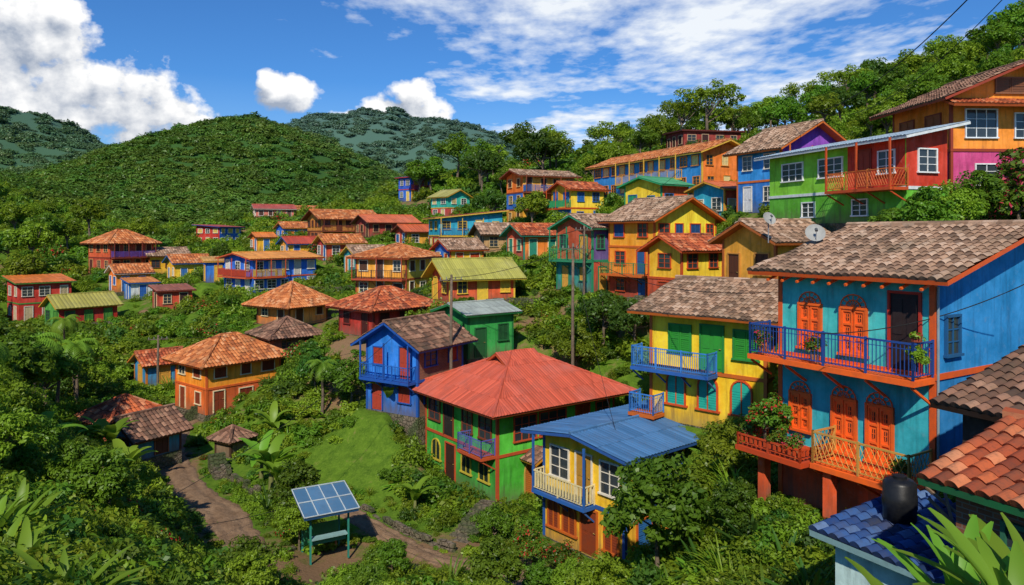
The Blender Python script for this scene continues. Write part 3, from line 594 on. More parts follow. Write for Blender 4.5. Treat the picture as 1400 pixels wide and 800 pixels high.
HB=MB(); HB.beam((0,-.03,0),(0,-.09,0),.02,paint('#b89a50'),None,6); HB.beam((0,-.09,0),(.09,-.09,0),.014,paint('#b89a50'),None,6)
HM=HB.mesh('handle')
def putwin(par,h,side,u,z,kind,w,hh,fr,pn):
    W,D=h['W'],h['D']
    loc,rz={'R':((u,0,z),0),'L':((0,u,z),-math.pi/2),'X':((W,u,z),math.pi/2)}[side]
    pm,fm=winmesh(kind,w,hh,fr,pn)
    nm='door' if kind in('door',) else 'window'
    o=obj(nm,pm,par,loc,rz); obj('frame',fm,o)
    if nm=='door' and h['y']<60: obj('handle',HM,o,(w/2-.14,0,1.0))
    return o
def railing(par,pts,z,hgt,mat,style='bars',sp=.13,name='railing'):
    mb=MB()
    for a,b in zip(pts[:-1],pts[1:]):
        a=Vector((*a,z)); b=Vector((*b,z)); L_=(b-a).length
        for zz,r in((hgt,.035),(.1,.02)): mb.beam(a+Vector((0,0,zz)),b+Vector((0,0,zz)),r,mat)
        npst=max(1,round(L_/1.3))
        for k in range(npst+1):
            p=a.lerp(b,k/npst); mb.beam(p,p+Vector((0,0,hgt+.05)),.04,mat)
        if style=='bars':
            kk=int(L_/sp)
            for k in range(1,kk): p=a.lerp(b,k/kk); mb.beam(p+Vector((0,0,.1)),p+Vector((0,0,hgt)),.013,mat)
            mb.beam(a+Vector((0,0,hgt-.15)),b+Vector((0,0,hgt-.15)),.012,mat)
        elif style=='lattice':
            kk=max(1,int(L_/.16))
            for k in range(kk):
                p=a.lerp(b,k/kk); q=a.lerp(b,min(1,(k+2.4)/kk))
                mb.beam(p+Vector((0,0,.1)),q+Vector((0,0,hgt)),.011,mat,None,3); mb.beam(p+Vector((0,0,hgt)),q+Vector((0,0,.1)),.011,mat,None,3)
        else:
            kk=int(L_/.17)
            for k in range(kk):
                p=a.lerp(b,(k+.1)/kk); q=a.lerp(b,(k+.85)/kk); mb.beam(p+Vector((0,0,.15)),p+Vector((0,0,hgt-.05)),.045,mat)
    return obj(name,mb.mesh(name),par)
def balcony(par,h,side,u0,u1,z,dep,slabc,railc,style='bars',posts=None,hgt=.9,sp=.13,brackets=True):
    S=paint(slabc); mb=MB()
    if side=='L': x0,y0,x1,y1=-dep,u0,-.06,u1
    else: x0,y0,x1,y1=u0,-dep,u1,-.06
    mb.box(x0,y0,z-.16,x1,y1,z-.01,S)
    if brackets:
        nb_=max(2,int((u1-u0)/1.2)+1)
        for k in range(nb_):
            u=u0+.1+(u1-u0-.2)*k/(nb_-1)
            a=(-dep+.08,u,z-.2) if side=='L' else (u,-dep+.08,z-.2); b=(-.02,u,z-.75) if side=='L' else (u,-.02,z-.75)
            mb.beam(a,b,.045,S)
    o=obj('balcony',mb.mesh('balcony'),par)
    e=.06
    if side=='L': pts=[(-.05,u0+e),(-dep+e,u0+e),(-dep+e,u1-e),(-.05,u1-e)]
    else: pts=[(u0+e,-.05),(u0+e,-dep+e),(u1-e,-dep+e),(u1-e,-.05)]
    railing(o,pts,z,hgt,paint(railc),style,sp)
    if posts:
        k_=max(1,round((u1-u0)/2.6))
        for k in range(k_+1):
            u=u0+e+(u1-u0-2*e)*k/k_
            p=(-dep+e,u) if side=='L' else (u,-dep+e)
            pb=MB(); pb.beam((*p,z),(*p,posts),.06,S); obj('post',pb.mesh('post'),o)
    return o
ROOT={}
for h in HS:
    e=obj('house',None,None,(h['x'],h['y'],h['z']),math.radians(h['yaw']),label=h['label'],cat='house',group='hillside village houses')
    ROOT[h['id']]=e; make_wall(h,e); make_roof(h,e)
    H=sum(f[0] for f in h['fl'])
    for b in h.get('balc',[]):
        far=h['y']>75
        top=H if b[3]>=sum(f[0] for f in h['fl'][:-1])-.01 else None
        balcony(e,h,b[0],b[1],b[2],b[3],b[4],h['trim'],b[5],'bars' if not far else 'planks',posts=top,sp=.2,brackets=not far)
    if h.get('custom') or h.get('nowin'): continue
    z=0; rr=random.Random(int(abs(h['x'])*37))
    for k,(fh,cl,cr) in enumerate(h['fl']):
        if fh>1.4:
            for side,Ln in(('L',h['D']),('R',h['W'])):
                nn_=max(1,int(Ln/1.75)); di=rr.randrange(nn_) if (k==0 or any(abs(b[3]-z)<.1 and b[0]==side for b in h.get('balc',[]))) else -1
                levels=[0] if fh<3.4 else [0,1]
                for lv in levels:
                    zb=z+lv*fh/2; ff=fh/len(levels)
                    for i_ in range(nn_):
                        u=(i_+.5)*Ln/nn_+rr.uniform(-.15,.15)
                        if i_==di and lv==0: putwin(e,h,side,u,zb+.08,'door',.85,min(2.0,ff-.35),h['fr'],h['pane'])
                        else:
                            kd='glass' if (h['pane']=='glass' or rr.random()<.45) else 'shutter'
                            hh=min(1.1,ff*.45); putwin(e,h,side,u,zb+ff*.36,kd,rr.choice([.8,.95,1.1]) if Ln/nn_>1.4 else .7,hh,h['fr'],h['pane'])
        z+=fh
HD={h['id']:h for h in HS}
# --- lime green house with red roof
h=HD['AH'];e=ROOT['AH']
for u,kd,w,hh,z0 in((1.1,'glass',1.1,1.25,3.3),(2.9,'glass',.95,1.25,3.3),(4.9,'door',1.,2.1,2.63),(6.5,'glass',1.2,1.3,3.3)): putwin(e,h,'L',u,z0,kd,w,hh,'#7a3a20','#2a2420')
for u in(1.2,3.0,6.3): putwin(e,h,'L',u,.95,'arch',.95,1.2,'#c8b43a','#1c3020')
putwin(e,h,'L',4.7,.08,'door',1.,2.1,'#c8522a','#3a2418')
putwin(e,h,'R',1.9,3.2,'glass',1.5,1.3,'#c0522a','glass');putwin(e,h,'R',3.9,3.2,'glass',1.9,1.3,'#c0522a','glass');putwin(e,h,'R',6.2,3.4,'shutter',1.,1.1,'#c0522a','#a8481e');putwin(e,h,'R',7.8,3.4,'glass',1.,1.1,'#c0522a','glass')
putwin(e,h,'R',2.6,.1,'arch',1.5,2.0,'#c89a4a','#c0722a');putwin(e,h,'R',5.4,.9,'glass',1.1,1.1,'#c0522a','glass')
balcony(e,h,'L',.1,2.5,2.6,1.,'#c0522a','#5a62b0',sp=.12)
mb=MB()
slope(mb,(1.5,-1.4,2.2),(1.5,-.05,2.2),(2.6,-1.4,2.75),(2.6,-.05,2.75),.2,.34,.05,.03,4,tilemat('darkbrown'),paint('#d8902a'))
slope(mb,(3.7,-.05,2.2),(3.7,-1.4,2.2),(2.6,-.05,2.75),(2.6,-1.4,2.75),.2,.34,.05,.03,4,tilemat('darkbrown'),paint('#d8902a'))
mb.poly([(1.65,-1.3,2.2),(3.55,-1.3,2.2),(2.6,-1.3,2.68)],paint('#e0b040'))
for x in (1.65,3.55): mb.beam((x,-1.3,-.1),(x,-1.3,2.2),.06,paint('#c0522a'))
obj('porch',mb.mesh('porch',attr=True),e)
mb=MB()
rz=sum(f[0] for f in h['fl'])+h['rise']-.4
cx,cy=h['W']/2-.3,h['D']/2
slope(mb,(cx-1.5,cy-1.0,rz),(cx+1.5,cy-1.0,rz),(cx-1.5,cy,rz+.6),(cx+1.5,cy,rz+.6),.2,2,.035,.01,4,metalmat('#c4573c'),paint('#c0522a'))
slope(mb,(cx+1.5,cy+1.0,rz),(cx-1.5,cy+1.0,rz),(cx+1.5,cy,rz+.6),(cx-1.5,cy,rz+.6),.2,2,.035,.01,4,metalmat('#c4573c'),paint('#c0522a'))
for x in(cx-1.3,cx+1.3): mb.poly([(x,cy-.9,rz),(x,cy+.9,rz),(x,cy,rz+.55)],paint('#3a1a12'))
obj('roof_vent',mb.mesh('roof_vent',attr=True),e)
# --- yellow house with blue roof
h=HD['AI'];e=ROOT['AI']
for u,kd,w,hh in((.8,'glass',1.,1.3),(2.3,'door',.9,1.95),(3.8,'glass',1.1,1.3)): putwin(e,h,'L',u,2.35 if kd=='door' else 2.95,kd,w,hh,'#e8e0cc','#b8862a')
for u,kd,w in((.7,'arch',.8),(2.0,'door',.9),(3.2,'arch',.8),(4.2,'arch',.7)): putwin(e,h,'L',u,.08 if kd=='door' else .6,kd,w,1.9 if kd=='door' else 1.3,'#c8641c','#8a3a18')
for u in(1.2,3.2,5.2): putwin(e,h,'R',u,3.,'glass',1.,1.2,'#2a5aa0','glass'); putwin(e,h,'R',u,.7,'shutter',.9,1.2,'#c8641c','#2a6aa8')
balcony(e,h,'L',1.6,4.9,2.3,.75,'#2a62ac','#e8d8a0','planks',posts=4.8,hgt=.85)
# --- bright yellow house
h=HD['AJ'];e=ROOT['AJ']
for u in(1.1,2.7,4.3): putwin(e,h,'L',u,.85,'arch',.95,1.5,'#d8521a','#22b09a')
for u,kd in((.9,'shutter'),(2.5,'door'),(4.1,'shutter')): putwin(e,h,'L',u,2.6 if kd=='door' else 3.3,kd,1.05,2.0 if kd=='door' else 1.2,'#2a8a3a','#2f962e')
putwin(e,h,'R',1.2,3.3,'shutter',1.1,1.3,'#d8521a','#2f8a2e');putwin(e,h,'R',3.6,3.3,'glass',1.1,1.2,'#d8521a','glass')
putwin(e,h,'R',1.2,.6,'arch',1.,1.5,'#d8521a','#1a9a8a');putwin(e,h,'R',3.6,.6,'arch',1.,1.5,'#d8521a','#1a9a8a')
balcony(e,h,'L',2.2,6.2,2.5,.95,'#2a62b0','#3a84d4',sp=.1,hgt=.95)
balcony(e,h,'L',4.9,6.3,.35,1.0,'#c8641e','#3a84d4',sp=.12)
# --- lime house
h=HD['AQ'];e=ROOT['AQ']
for u in(5.2,8.4): putwin(e,h,'L',u,2.6,'glass',1.8,1.0,'#f2f2ee','glass')
putwin(e,h,'L',2.7,1.8,'door',.9,2.0,'#8a3020','#a03a20');putwin(e,h,'L',1.2,2.5,'glass',1.0,1.1,'#f2f2ee','glass')
for u in (3.,7.): putwin(e,h,'L',u,.4,'glass',1.,.8,'#f2f2ee','glass')
mb=MB(); mb.box(-.02,.05,1.8,-.008,3.9,4.15,wallpaint('#c0361e')); obj('wall_panel',mb.mesh('wall_panel'),e,label='red painted wall panel behind the balcony')
balcony(e,h,'L',-.2,4.3,1.72,1.2,'#c8501e','#cc6a2a','lattice',posts=4.1)
putwin(e,h,'R',1.3,2.5,'glass',1.1,1.1,'#f2f2ee','glass')
# --- orange house
h=HD['AR'];e=ROOT['AR']
putwin(e,h,'R',1.7,3.3,'glass',1.7,1.5,'#e8f0f4','glass');putwin(e,h,'R',4.4,3.3,'glass',1.5,1.3,'#e8f0f4','glass');putwin(e,h,'R',6.8,3.3,'glass',1.3,1.3,'#e8f0f4','glass')
for u in(1.5,4): putwin(e,h,'L',u,3.5,'shutter',1.3,1.2,'#8a3a1e','#a85a2a')
putwin(e,h,'R',2,.7,'glass',1.2,1.1,'#f0f0ec','glass');putwin(e,h,'R',5,.1,'door',1.,2.1,'#f0f0ec','#7a2a4a')
putwin(e,h,'R',3.4,5.75,'shutter',1.7,.8,'#8a5a3a','#7a4a2e')
mb=MB(); slope(mb,(-.6,-1.2,4.95),(8.6,-1.2,4.95),(-.6,-.05,5.4),(8.6,-.05,5.4),.25,.35,.06,.03,4,tilemat('red'),paint('#b8521e')); obj('porch_roof',mb.mesh('porch_roof',attr=True),e)
# --- brick corner house
h=HD['BJ'];e=ROOT['BJ']
putwin(e,h,'L',2.3,.75,'glass',1.2,1.0,'#2a6a50','glass')
# --- tall blue house
h=HD['BH'];e=ROOT['BH']; OC='#f0661c'; OB='#ff6c20'
putwin(e,h,'L',2.3,4.9,'ornate',.74,1.3,OC,OB);putwin(e,h,'L',3.75,4.9,'ornate',.7,1.3,OC,OB);putwin(e,h,'L',.78,4.66,'door',.8,2.1,'#b8301c','#2a1a18')
putwin(e,h,'L',1.5,1.95,'ornate',.7,1.55,OC,OB);putwin(e,h,'L',2.6,1.95,'ornate',.7,1.55,OC,OB);putwin(e,h,'L',4.1,2.3,'ornate',.66,1.1,OC,OB)
balcony(e,h,'L',-.05,5.3,4.6,1.05,OB,'#1f4a94',sp=.11,hgt=.95)
o=balcony(e,h,'L',-.0,2.95,1.75,1.15,OB,'#d09a48','lattice',hgt=.9)
balcony(e,h,'L',3.0,5.4,1.75,1.5,'#c8481c','#c8481c','planks',hgt=.35,brackets=False)
for y in(0.1,2.5,4.8):
    mb=MB(); mb.box(-1.0,y-.13,-1.2,-.72,y+.13,1.58,wallpaint('#d8521e')); obj('pillar',mb.mesh('pillar'),e)
putwin(e,h,'R',.85,5.15,'glass',.62,1.0,'#1a5a8a','glass')
mb=MB()
for k in range(10): mb.beam((-.65,.0+k*.54,6.94),(0,.0+k*.54,7.14),.045,paint(OC))
obj('rafter',mb.mesh('rafter'),e)
mb=MB(); mb.tube([(.06,-.07,.1),(.06,-.07,7.0)],[.035,.035],paint('#8a9aa0'),8); obj('drain_pipe',mb.mesh('drain_pipe'),e)
# ------------------------------------------------------------------ vegetation meshes
def leafquads(P,Nn,size,r,asp=.5):
    k=len(P); d=r.normal(size=(k,3)); d-= (d*Nn).sum(1,keepdims=True)*Nn; d/=np.linalg.norm(d,axis=1,keepdims=True)+1e-9
    w=np.cross(Nn,d); s=(size*(.6+.8*r.random(k)))[:,None]
    base=P-d*s*.5; tip=P+d*s*.5-Nn*s*.12; l=P+w*s*asp*.5+Nn*s*.06; rr=P-w*s*asp*.5+Nn*s*.06
    V=np.stack([base,rr,tip,l],1).reshape(-1,3); Q=np.arange(4*k).reshape(-1,4); return V,Q
def crown(name,r,mat,Rx=1,Rz=.8,zc=0,ncl=28,nl=110,leaf=.12,cr=.3,inner=.45,asp=.5):
    C=[]
    for _ in range(ncl):
        v=r.normal(size=3); v/=np.linalg.norm(v); 
        if v[2]<-.35: v[2]*=-.5
        rad=inner+(1-inner)*r.random()**.6
        C.append((v[0]*Rx*rad,v[1]*Rx*rad,zc+v[2]*Rz*rad))
    C=np.array(C); P=[];Nn=[]
    for c in C:
        k=int(nl*r.uniform(.6,1.4)); cc=cr*r.uniform(.65,1.35)
        v=r.normal(size=(k,3)); v[:,2]+=.35; v/=np.linalg.norm(v,axis=1,keepdims=True)
        rad=cc*(r.random(k)**.3)[:,None]
        P.append(c+v*rad*np.array([1,1,.75])); nn=v+r.normal(size=(k,3))*.45+np.array([0,0,.55]); nn/=np.linalg.norm(nn,axis=1,keepdims=True); Nn.append(nn)
    V,Q=leafquads(np.concatenate(P),np.concatenate(Nn),leaf,r,asp)
    return npmesh(name,V,Q,[mat]),C
G1=leafmat('mid_green',(.045,.12,.012),(.17,.3,.022))
G2=leafmat('yellow_green',(.09,.18,.012),(.3,.41,.028))
G3=leafmat('deep_green',(.025,.08,.014),(.1,.21,.028))
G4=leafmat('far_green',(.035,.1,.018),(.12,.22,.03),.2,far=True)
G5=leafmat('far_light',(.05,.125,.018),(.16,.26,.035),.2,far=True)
FR=leafmat('red_flowers',(.045,.11,.01),(.15,.26,.02),.3,(.55,.03,.03),-.02)
FP=leafmat('pink_flowers',(.04,.09,.02),(.14,.2,.04),.3,(.55,.28,.28),.14)
FM=leafmat('deep_pink_flowers',(.045,.11,.01),(.15,.26,.02),.3,(.55,.04,.08),.08)
TREES={}
def mktree(key,mat,seed,Rx=.42,Rz=.34,zc=.66,ncl=34,nl=100,leaf=.06,cr=.13,tr=.028,asp=.5):
    r=np.random.default_rng(seed); cm,C=crown('crown',r,mat,Rx,Rz,zc,ncl,nl,leaf,cr,.35,asp=asp)
    mb=MB(); bend=r.normal(size=2)*.03
    base=[(0,0,-.08),(bend[0]*.5,bend[1]*.5,.15),(bend[0],bend[1],.35),(bend[0]*1.2,bend[1]*1.2,zc*.8)]
    mb.tube(base,[tr*1.3,tr,tr*.85,tr*.6],bark(),7)
    for c in C[r.permutation(len(C))[:9]]:
        a=Vector(base[2]).lerp(Vector(base[3]),r.random()); b=Vector(c); m_=a.lerp(b,.5)+Vector((0,0,-.03)); mb.tube([a,m_,b],[tr*.5,tr*.3,tr*.12],bark(),5)
    TREES[key]=(mb.mesh('trunk',True),cm)
mktree('a',G1,1);mktree('b',G2,2,Rx=.38,Rz=.36);mktree('c',G3,3,Rx=.45,Rz=.3,zc=.68);mktree('d',G1,4,Rx=.34,Rz=.4,zc=.6)
mktree('e',G2,5,Rx=.5,Rz=.2,zc=.8,ncl=26,cr=.11,leaf=.045);mktree('f',G3,6,Rx=.3,Rz=.42,zc=.58)
mktree('pink',FP,7,Rx=.48,Rz=.4,zc=.58);mktree('red',FR,8,Rx=.45,Rz=.42,zc=.5);mktree('mag',FM,9,Rx=.45,Rz=.42,zc=.5)
mktree('near1',G1,12,Rx=.32,Rz=.42,zc=.55,ncl=56,nl=110,leaf=.05,cr=.095,tr=.018);mktree('near2',G2,13,Rx=.42,Rz=.4,zc=.52,ncl=56,nl=110,leaf=.046,cr=.105,tr=.018)
def tree(key,x,y,H,label='leafy broadleaf tree on the slope',cat='tree',nm='tree',z=None,group='hillside trees',wide=1):
    z=gz(x,y) if z is None else z
    e=obj(nm,None,None,(x,y,z),random.uniform(0,6.28),label=label,cat=cat,group=group); e.scale=(H*wide,H*wide,H)
    t,c=TREES[key]; obj('trunk',t,e); obj('crown',c,e); return e
BUSH=[]
for k,(mt,lf,asp) in enumerate([(G1,.17,.5),(G2,.17,.45),(G3,.18,.55),(G1,.28,.35),(G2,.24,.6),(G2,.14,.5)]):
    r=np.random.default_rng(40+k); m_,_=crown('bush_leaves',r,mt,.85,.6,.25,18,60 if lf<.18 else 36,lf,.34,.3,asp=asp); BUSH.append(m_)
r=np.random.default_rng(48); m_,_=crown('bush_leaves',r,FR,.85,.6,.25,18,60,.15,.34,.3); BUSHF=m_
def blade(mb,base,az,el,L_,w,mat,droop=1.2,segs=9,fold=.25):
    p=Vector(base); V=[];F=[]; a=el; d=L_/segs; side=Vector((-math.sin(az),math.cos(az),0))
    for k in range(segs+1):
        t=k/segs; ww=w*(math.sin(math.pi*min(1,(t*.93+.05)))**.6)*(.5 if k==0 else 1)
        up=Vector((-math.sin(a)*math.cos(az),-math.sin(a)*math.sin(az),math.cos(a)))
        j1=random.uniform(-.12,.05)*w if k%2 else 0
        V+= [p+side*(ww+j1)+up*ww*fold,p,p-side*(ww+j1)+up*ww*fold]
        p=p+Vector((math.cos(a)*math.cos(az),math.cos(a)*math.sin(az),math.sin(a)))*d
        a-=droop/segs*(.4+1.2*t)
    for k in range(segs):
        b=k*3; F+=[(b,b+1,b+4,b+3),(b+1,b+2,b+5,b+4)]
    mb.arr(V,F,[.5]*len(F),mat)
BAN=leafmat('banana_leaf',(.09,.22,.018),(.24,.42,.035),.4)
def banana_meshes(seed,n_=9,L_=1.,w=.15,el=(.6,1.35),stem=.55,droop=1.3):
    random.seed(seed); t=MB(); t.tube([(0,0,-.3),(.02,0,stem*.5),(0,.02,stem)],[.07,.06,.035],simple('banana_stem',(.12,.14,.04),(.2,.2,.08),3),8)
    m_=MB()
    for k in range(n_): blade(m_,(0,0,stem*random.uniform(.75,1)),k*2.4+random.uniform(-.3,.3),random.uniform(*el),L_*random.uniform(.75,1.1),w*random.uniform(.8,1.1),BAN,droop*random.uniform(.7,1.3),14)
    return t.mesh('stem',True),m_.mesh('leaves',True)
BANS=[banana_meshes(s) for s in(1,2,3)]; BANW=[banana_meshes(s,22,1.,.07,(.5,1.45),.12,.9) for s in(4,5)]
random.seed(21)
def banana(x,y,H,v=0,z=None,low=False,label='banana plant with broad arching leaves',rot=None):
    z=gz(x,y) if z is None else z
    e=obj('banana_plant',None,None,(x,y,z),random.uniform(0,6.28) if rot is None else rot,label=label,cat='banana plant',group='broad-leaved garden plants'); e.scale=(H,)*3
    a,b=(BANW if low else BANS)[v%(2 if low else 3)]; obj('stem',a,e); obj('leaves',b,e)
def palm(x,y,H,z=None,crownr=1.6):
    z=gz(x,y) if z is None else z
    e=obj('palm_tree',None,None,(x,y,z),0,label='slender palm with drooping feathery fronds',cat='palm tree')
    t=MB(); t.tube([(0,0,-.5),(.08,0,H*.4),(.0,.05,H*.8),(0,0,H)],[.13,.1,.08,.07],bark(),8); obj('trunk',t.mesh('trunk',True),e)
    m_=MB(); g=leafmat('palm',(.09,.2,.018),(.25,.38,.035))
    for k in range(15):
        az=k*2.4; a=random.uniform(.1,1.2); p=Vector((0,0,H)); sg=14
        for s in range(sg):
            q=p+Vector((math.cos(a)*math.cos(az),math.cos(a)*math.sin(az),math.sin(a)))*crownr/sg; m_.beam(p,q,.012,g,None,3)
            sd=Vector((-math.sin(az),math.cos(az),0)); l_=.42*math.sin(math.pi*(s+1)/(sg+1))**.5*crownr/1.6
            for sgn in(-1,1):
                tip=p+sd*sgn*l_+(q-p)*2+Vector((0,0,-.18*l_/.4)); m_.poly([p,q,tip+ (q-p)*.1,tip],g)
            p=q; a-=.16
    obj('crown',m_.mesh('crown'),e)
def grassy(seed,mat,n_=70,L_=1.,w=.02,el=(.7,1.5),droop=1.3):
    random.seed(seed); m_=MB()
    for k in range(n_): blade(m_,(random.uniform(-.12,.12),random.uniform(-.12,.12),-.05),random.uniform(0,6.28),random.uniform(*el),L_*random.uniform(.6,1.1),w,mat,droop*random.uniform(.5,1.4),6,.3)
    return m_.mesh('grass_blades')
GRS=[grassy(1,G2),grassy(2,G1,40,1,.035),grassy(3,G3,26,1,.06,(.3,1.4),.7)]
BRD=grassy(9,BAN,16,1.1,.13,(.4,1.3),1.4)
random.seed(5)
# ------------------------------------------------------------------ scatter (geometry nodes)
def scatter(name,P,S,I,meshes,label):
    col=bpy.data.collections.new(name+'_sources')
    for k,m_ in enumerate(meshes):
        o=bpy.data.objects.new('%s_source_%02d'%(name,k),m_); col.objects.link(o)
    me=bpy.data.meshes.new(name); me.vertices.add(len(P)); me.vertices.foreach_set('co',np.asarray(P,np.float32).ravel())
    a=me.attributes.new('scl','FLOAT_VECTOR','POINT'); a.data.foreach_set('vector',np.asarray(S,np.float32).ravel())
    R=np.stack([rng.normal(size=len(P))*.12,rng.normal(size=len(P))*.12,rng.random(len(P))*6.28],-1)
    a=me.attributes.new('rot','FLOAT_VECTOR','POINT'); a.data.foreach_set('vector',R.astype(np.float32).ravel())
    a=me.attributes.new('idx','INT','POINT'); a.data.foreach_set('value',np.asarray(I,np.int32))
    o=obj(name,me,kind='stuff',label=label)
    ng=bpy.data.node_groups.new(name,'GeometryNodeTree')
    ng.interface.new_socket('Geometry',in_out='INPUT',socket_type='NodeSocketGeometry'); ng.interface.new_socket('Geometry',in_out='OUTPUT',socket_type='NodeSocketGeometry')
    gi=ng.nodes.new('NodeGroupInput'); go=ng.nodes.new('NodeGroupOutput'); ip=ng.nodes.new('GeometryNodeInstanceOnPoints'); ci=ng.nodes.new('GeometryNodeCollectionInfo')
    ci.inputs['Collection'].default_value=col; ci.inputs['Separate Children'].default_value=True; ci.inputs['Reset Children'].default_value=True
    def na(nm,t):
        n_=ng.nodes.new('GeometryNodeInputNamedAttribute'); n_.data_type=t; n_.inputs[0].default_value=nm
        return [s for s in n_.outputs if s.enabled and s.name=='Attribute'][0]
    er=ng.nodes.new('FunctionNodeEulerToRotation'); ng.links.new(na('rot','FLOAT_VECTOR'),er.inputs[0])
    ng.links.new(gi.outputs[0],ip.inputs['Points']); ng.links.new(ci.outputs[0],ip.inputs['Instance']); ip.inputs['Pick Instance'].default_value=True
    ng.links.new(na('idx','INT'),ip.inputs['Instance Index']); ng.links.new(er.outputs[0],ip.inputs['Rotation']); ng.links.new(na('scl','FLOAT_VECTOR'),ip.inputs['Scale'])
    ng.links.new(ip.outputs[0],go.inputs[0])
    md=o.modifiers.new('scatter','NODES'); md.node_group=ng
    return o
def hdist(x,y):
    d=np.full(np.shape(x),1e9)
    for h in HS: d=np.minimum(d,rectdist(h,x,y))
    return d
CLEAR=[(-8.2,32.6,1.8),(-8.0,30.2,1.5),(-7.3,27.8,1.0),(-2.0,36.6,1.2),(-2.4,34.6,1.0),(-9.6,44,2.2),(-7.6,42,1.3),(4.0,38.5,1.2),(-16.6,44.4,1.0),(-26.5,53,1.6),(3.2,29.2,.8)]
def clear(x,y):
    m=np.ones(np.shape(x),bool)
    for a,b_,r_ in CLEAR: m&=np.hypot(x-a,y-b_)>r_
    return m
Nn=21500
b=rng.uniform(-.82,.82,Nn); y=np.exp(rng.uniform(math.log(6),math.log(175),Nn)); x=b*y
hd=hdist(x,y); p1,_=polyd(PATH1,x,y); p2,_=polyd(PATH2,x,y)
nz=fbm(x*.09,y*.09,3,77)
ok=(hd>.5)&(p1>1.1)&(p2>.75)&clear(x,y)&((nz>.38)|(y<20)|(rng.random(Nn)<.28))&~((y<8)&(np.abs(b)<.45))
x,y,hd,p1=x[ok],y[ok],hd[ok],np.minimum(p1,p2)[ok]
s=(.48+.0098*y)*rng.uniform(.45,1.5,len(x)); s*=np.clip(.38+hd*.28,.38,1)*np.clip(.3+(p1-.8)*.22,.3,1)
s=np.where(y<12,np.minimum(s,.75),s)
z=ground(x,y)-s*.1
idx=rng.choice(10,len(x),p=[.13,.17,.07,.14,.16,.13,.07,.05,.06,.02]); S=np.stack([s,s,s*rng.uniform(.6,1.3,len(x))],-1)
scatter('undergrowth',np.stack([x,y,z],-1),S,idx,BUSH+[GRS[0],GRS[1],BRD,BUSHF],'dense mixed shrubs and grasses covering the slopes')
FAR=[]
for k in range(5):
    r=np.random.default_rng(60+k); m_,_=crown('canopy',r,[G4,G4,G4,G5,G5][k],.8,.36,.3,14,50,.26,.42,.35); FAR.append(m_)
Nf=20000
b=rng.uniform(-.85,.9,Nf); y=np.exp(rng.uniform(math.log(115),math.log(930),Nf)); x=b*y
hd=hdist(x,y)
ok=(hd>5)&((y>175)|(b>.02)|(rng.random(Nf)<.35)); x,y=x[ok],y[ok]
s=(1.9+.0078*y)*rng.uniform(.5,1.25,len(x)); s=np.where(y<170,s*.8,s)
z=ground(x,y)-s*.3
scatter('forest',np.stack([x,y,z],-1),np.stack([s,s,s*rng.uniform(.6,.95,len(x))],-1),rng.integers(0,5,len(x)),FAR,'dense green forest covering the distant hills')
# ------------------------------------------------------------------ individual trees
SP=[]
def T(key,x,y,H,**k): SP.append((x,y)); return tree(key,x,y,H,**k)
T('pink',2.0,49.0,6.6,label='large flowering tree with pale pink blossom above the green house')
T('near2',4.4,50.5,4.6)
T('near1',4.8,24.2,4.6,label='slim leafy tree in front of the yellow house')
T('near2',6.6,25.4,3.2,label='young leafy tree beside the yellow house')
T('red',0.8,31.0,2.0,label='bush with red blossoms beside the steps',cat='flowering bush',nm='flowering_bush')
T('red',1.9,29.4,1.9,label='bush with red blossoms beside the steps',cat='flowering bush',nm='flowering_bush')
T('red',7.9,22.7,1.9,z=-6.75,label='red flowering shrub growing on the blue house terrace',cat='flowering bush',nm='flowering_bush')
T('red',15.8,34.5,3.4,label='tall bush with dark red flowers by the lime house',cat='flowering bush',nm='flowering_bush')
T('mag',21.2,30.5,3.4,label='bougainvillea with deep pink flowers beside the orange house',cat='bougainvillea',nm='bougainvillea')
T('mag',23.0,32,3.8,label='bougainvillea with deep pink flowers beside the orange house',cat='bougainvillea',nm='bougainvillea')
T('pink',12.6,36,4.2,label='tree with dusty pink blossom near a dish antenna')
T('near2',15.8,29.5,2.8);T('near1',17.2,30.0,3.4);T('near2',18.4,30.6,3.0);T('near2',14.2,31.5,2.8);T('near1',12.8,33,3.2);T('near1',19.6,31.0,3.2)
T('e',29,108,9.5,label='tall feathery tree standing on the ridge');T('e',26,112,8,label='tall feathery tree standing on the ridge')
T('near1',-12,64,2.8);T('b',2.6,88,5.4,label='bright yellow-green tree between houses');T('b',5.2,79,4.4,label='bright yellow-green tree between houses')
T('c',6.4,51.5,4.2);T('c',8.2,49.5,3.8)
T('near2',8.2,26.8,3.0);T('near1',6.8,22.8,2.0);T('near2',2.2,26.2,1.8);T('near1',1.0,27.6,1.6);T('near2',3.6,27.0,1.5)
for k in range(14): T(random.choice('abcbd'),random.uniform(-19,9),random.uniform(128,158),random.uniform(7,10))
for k in range(28):
    yy=random.uniform(95,135); xx=random.uniform(.03,.75)*yy
    if float(hdist(np.array([xx]),np.array([yy]))[0])>4: T(random.choice('abbdef'),xx,yy,random.uniform(5,8.5))
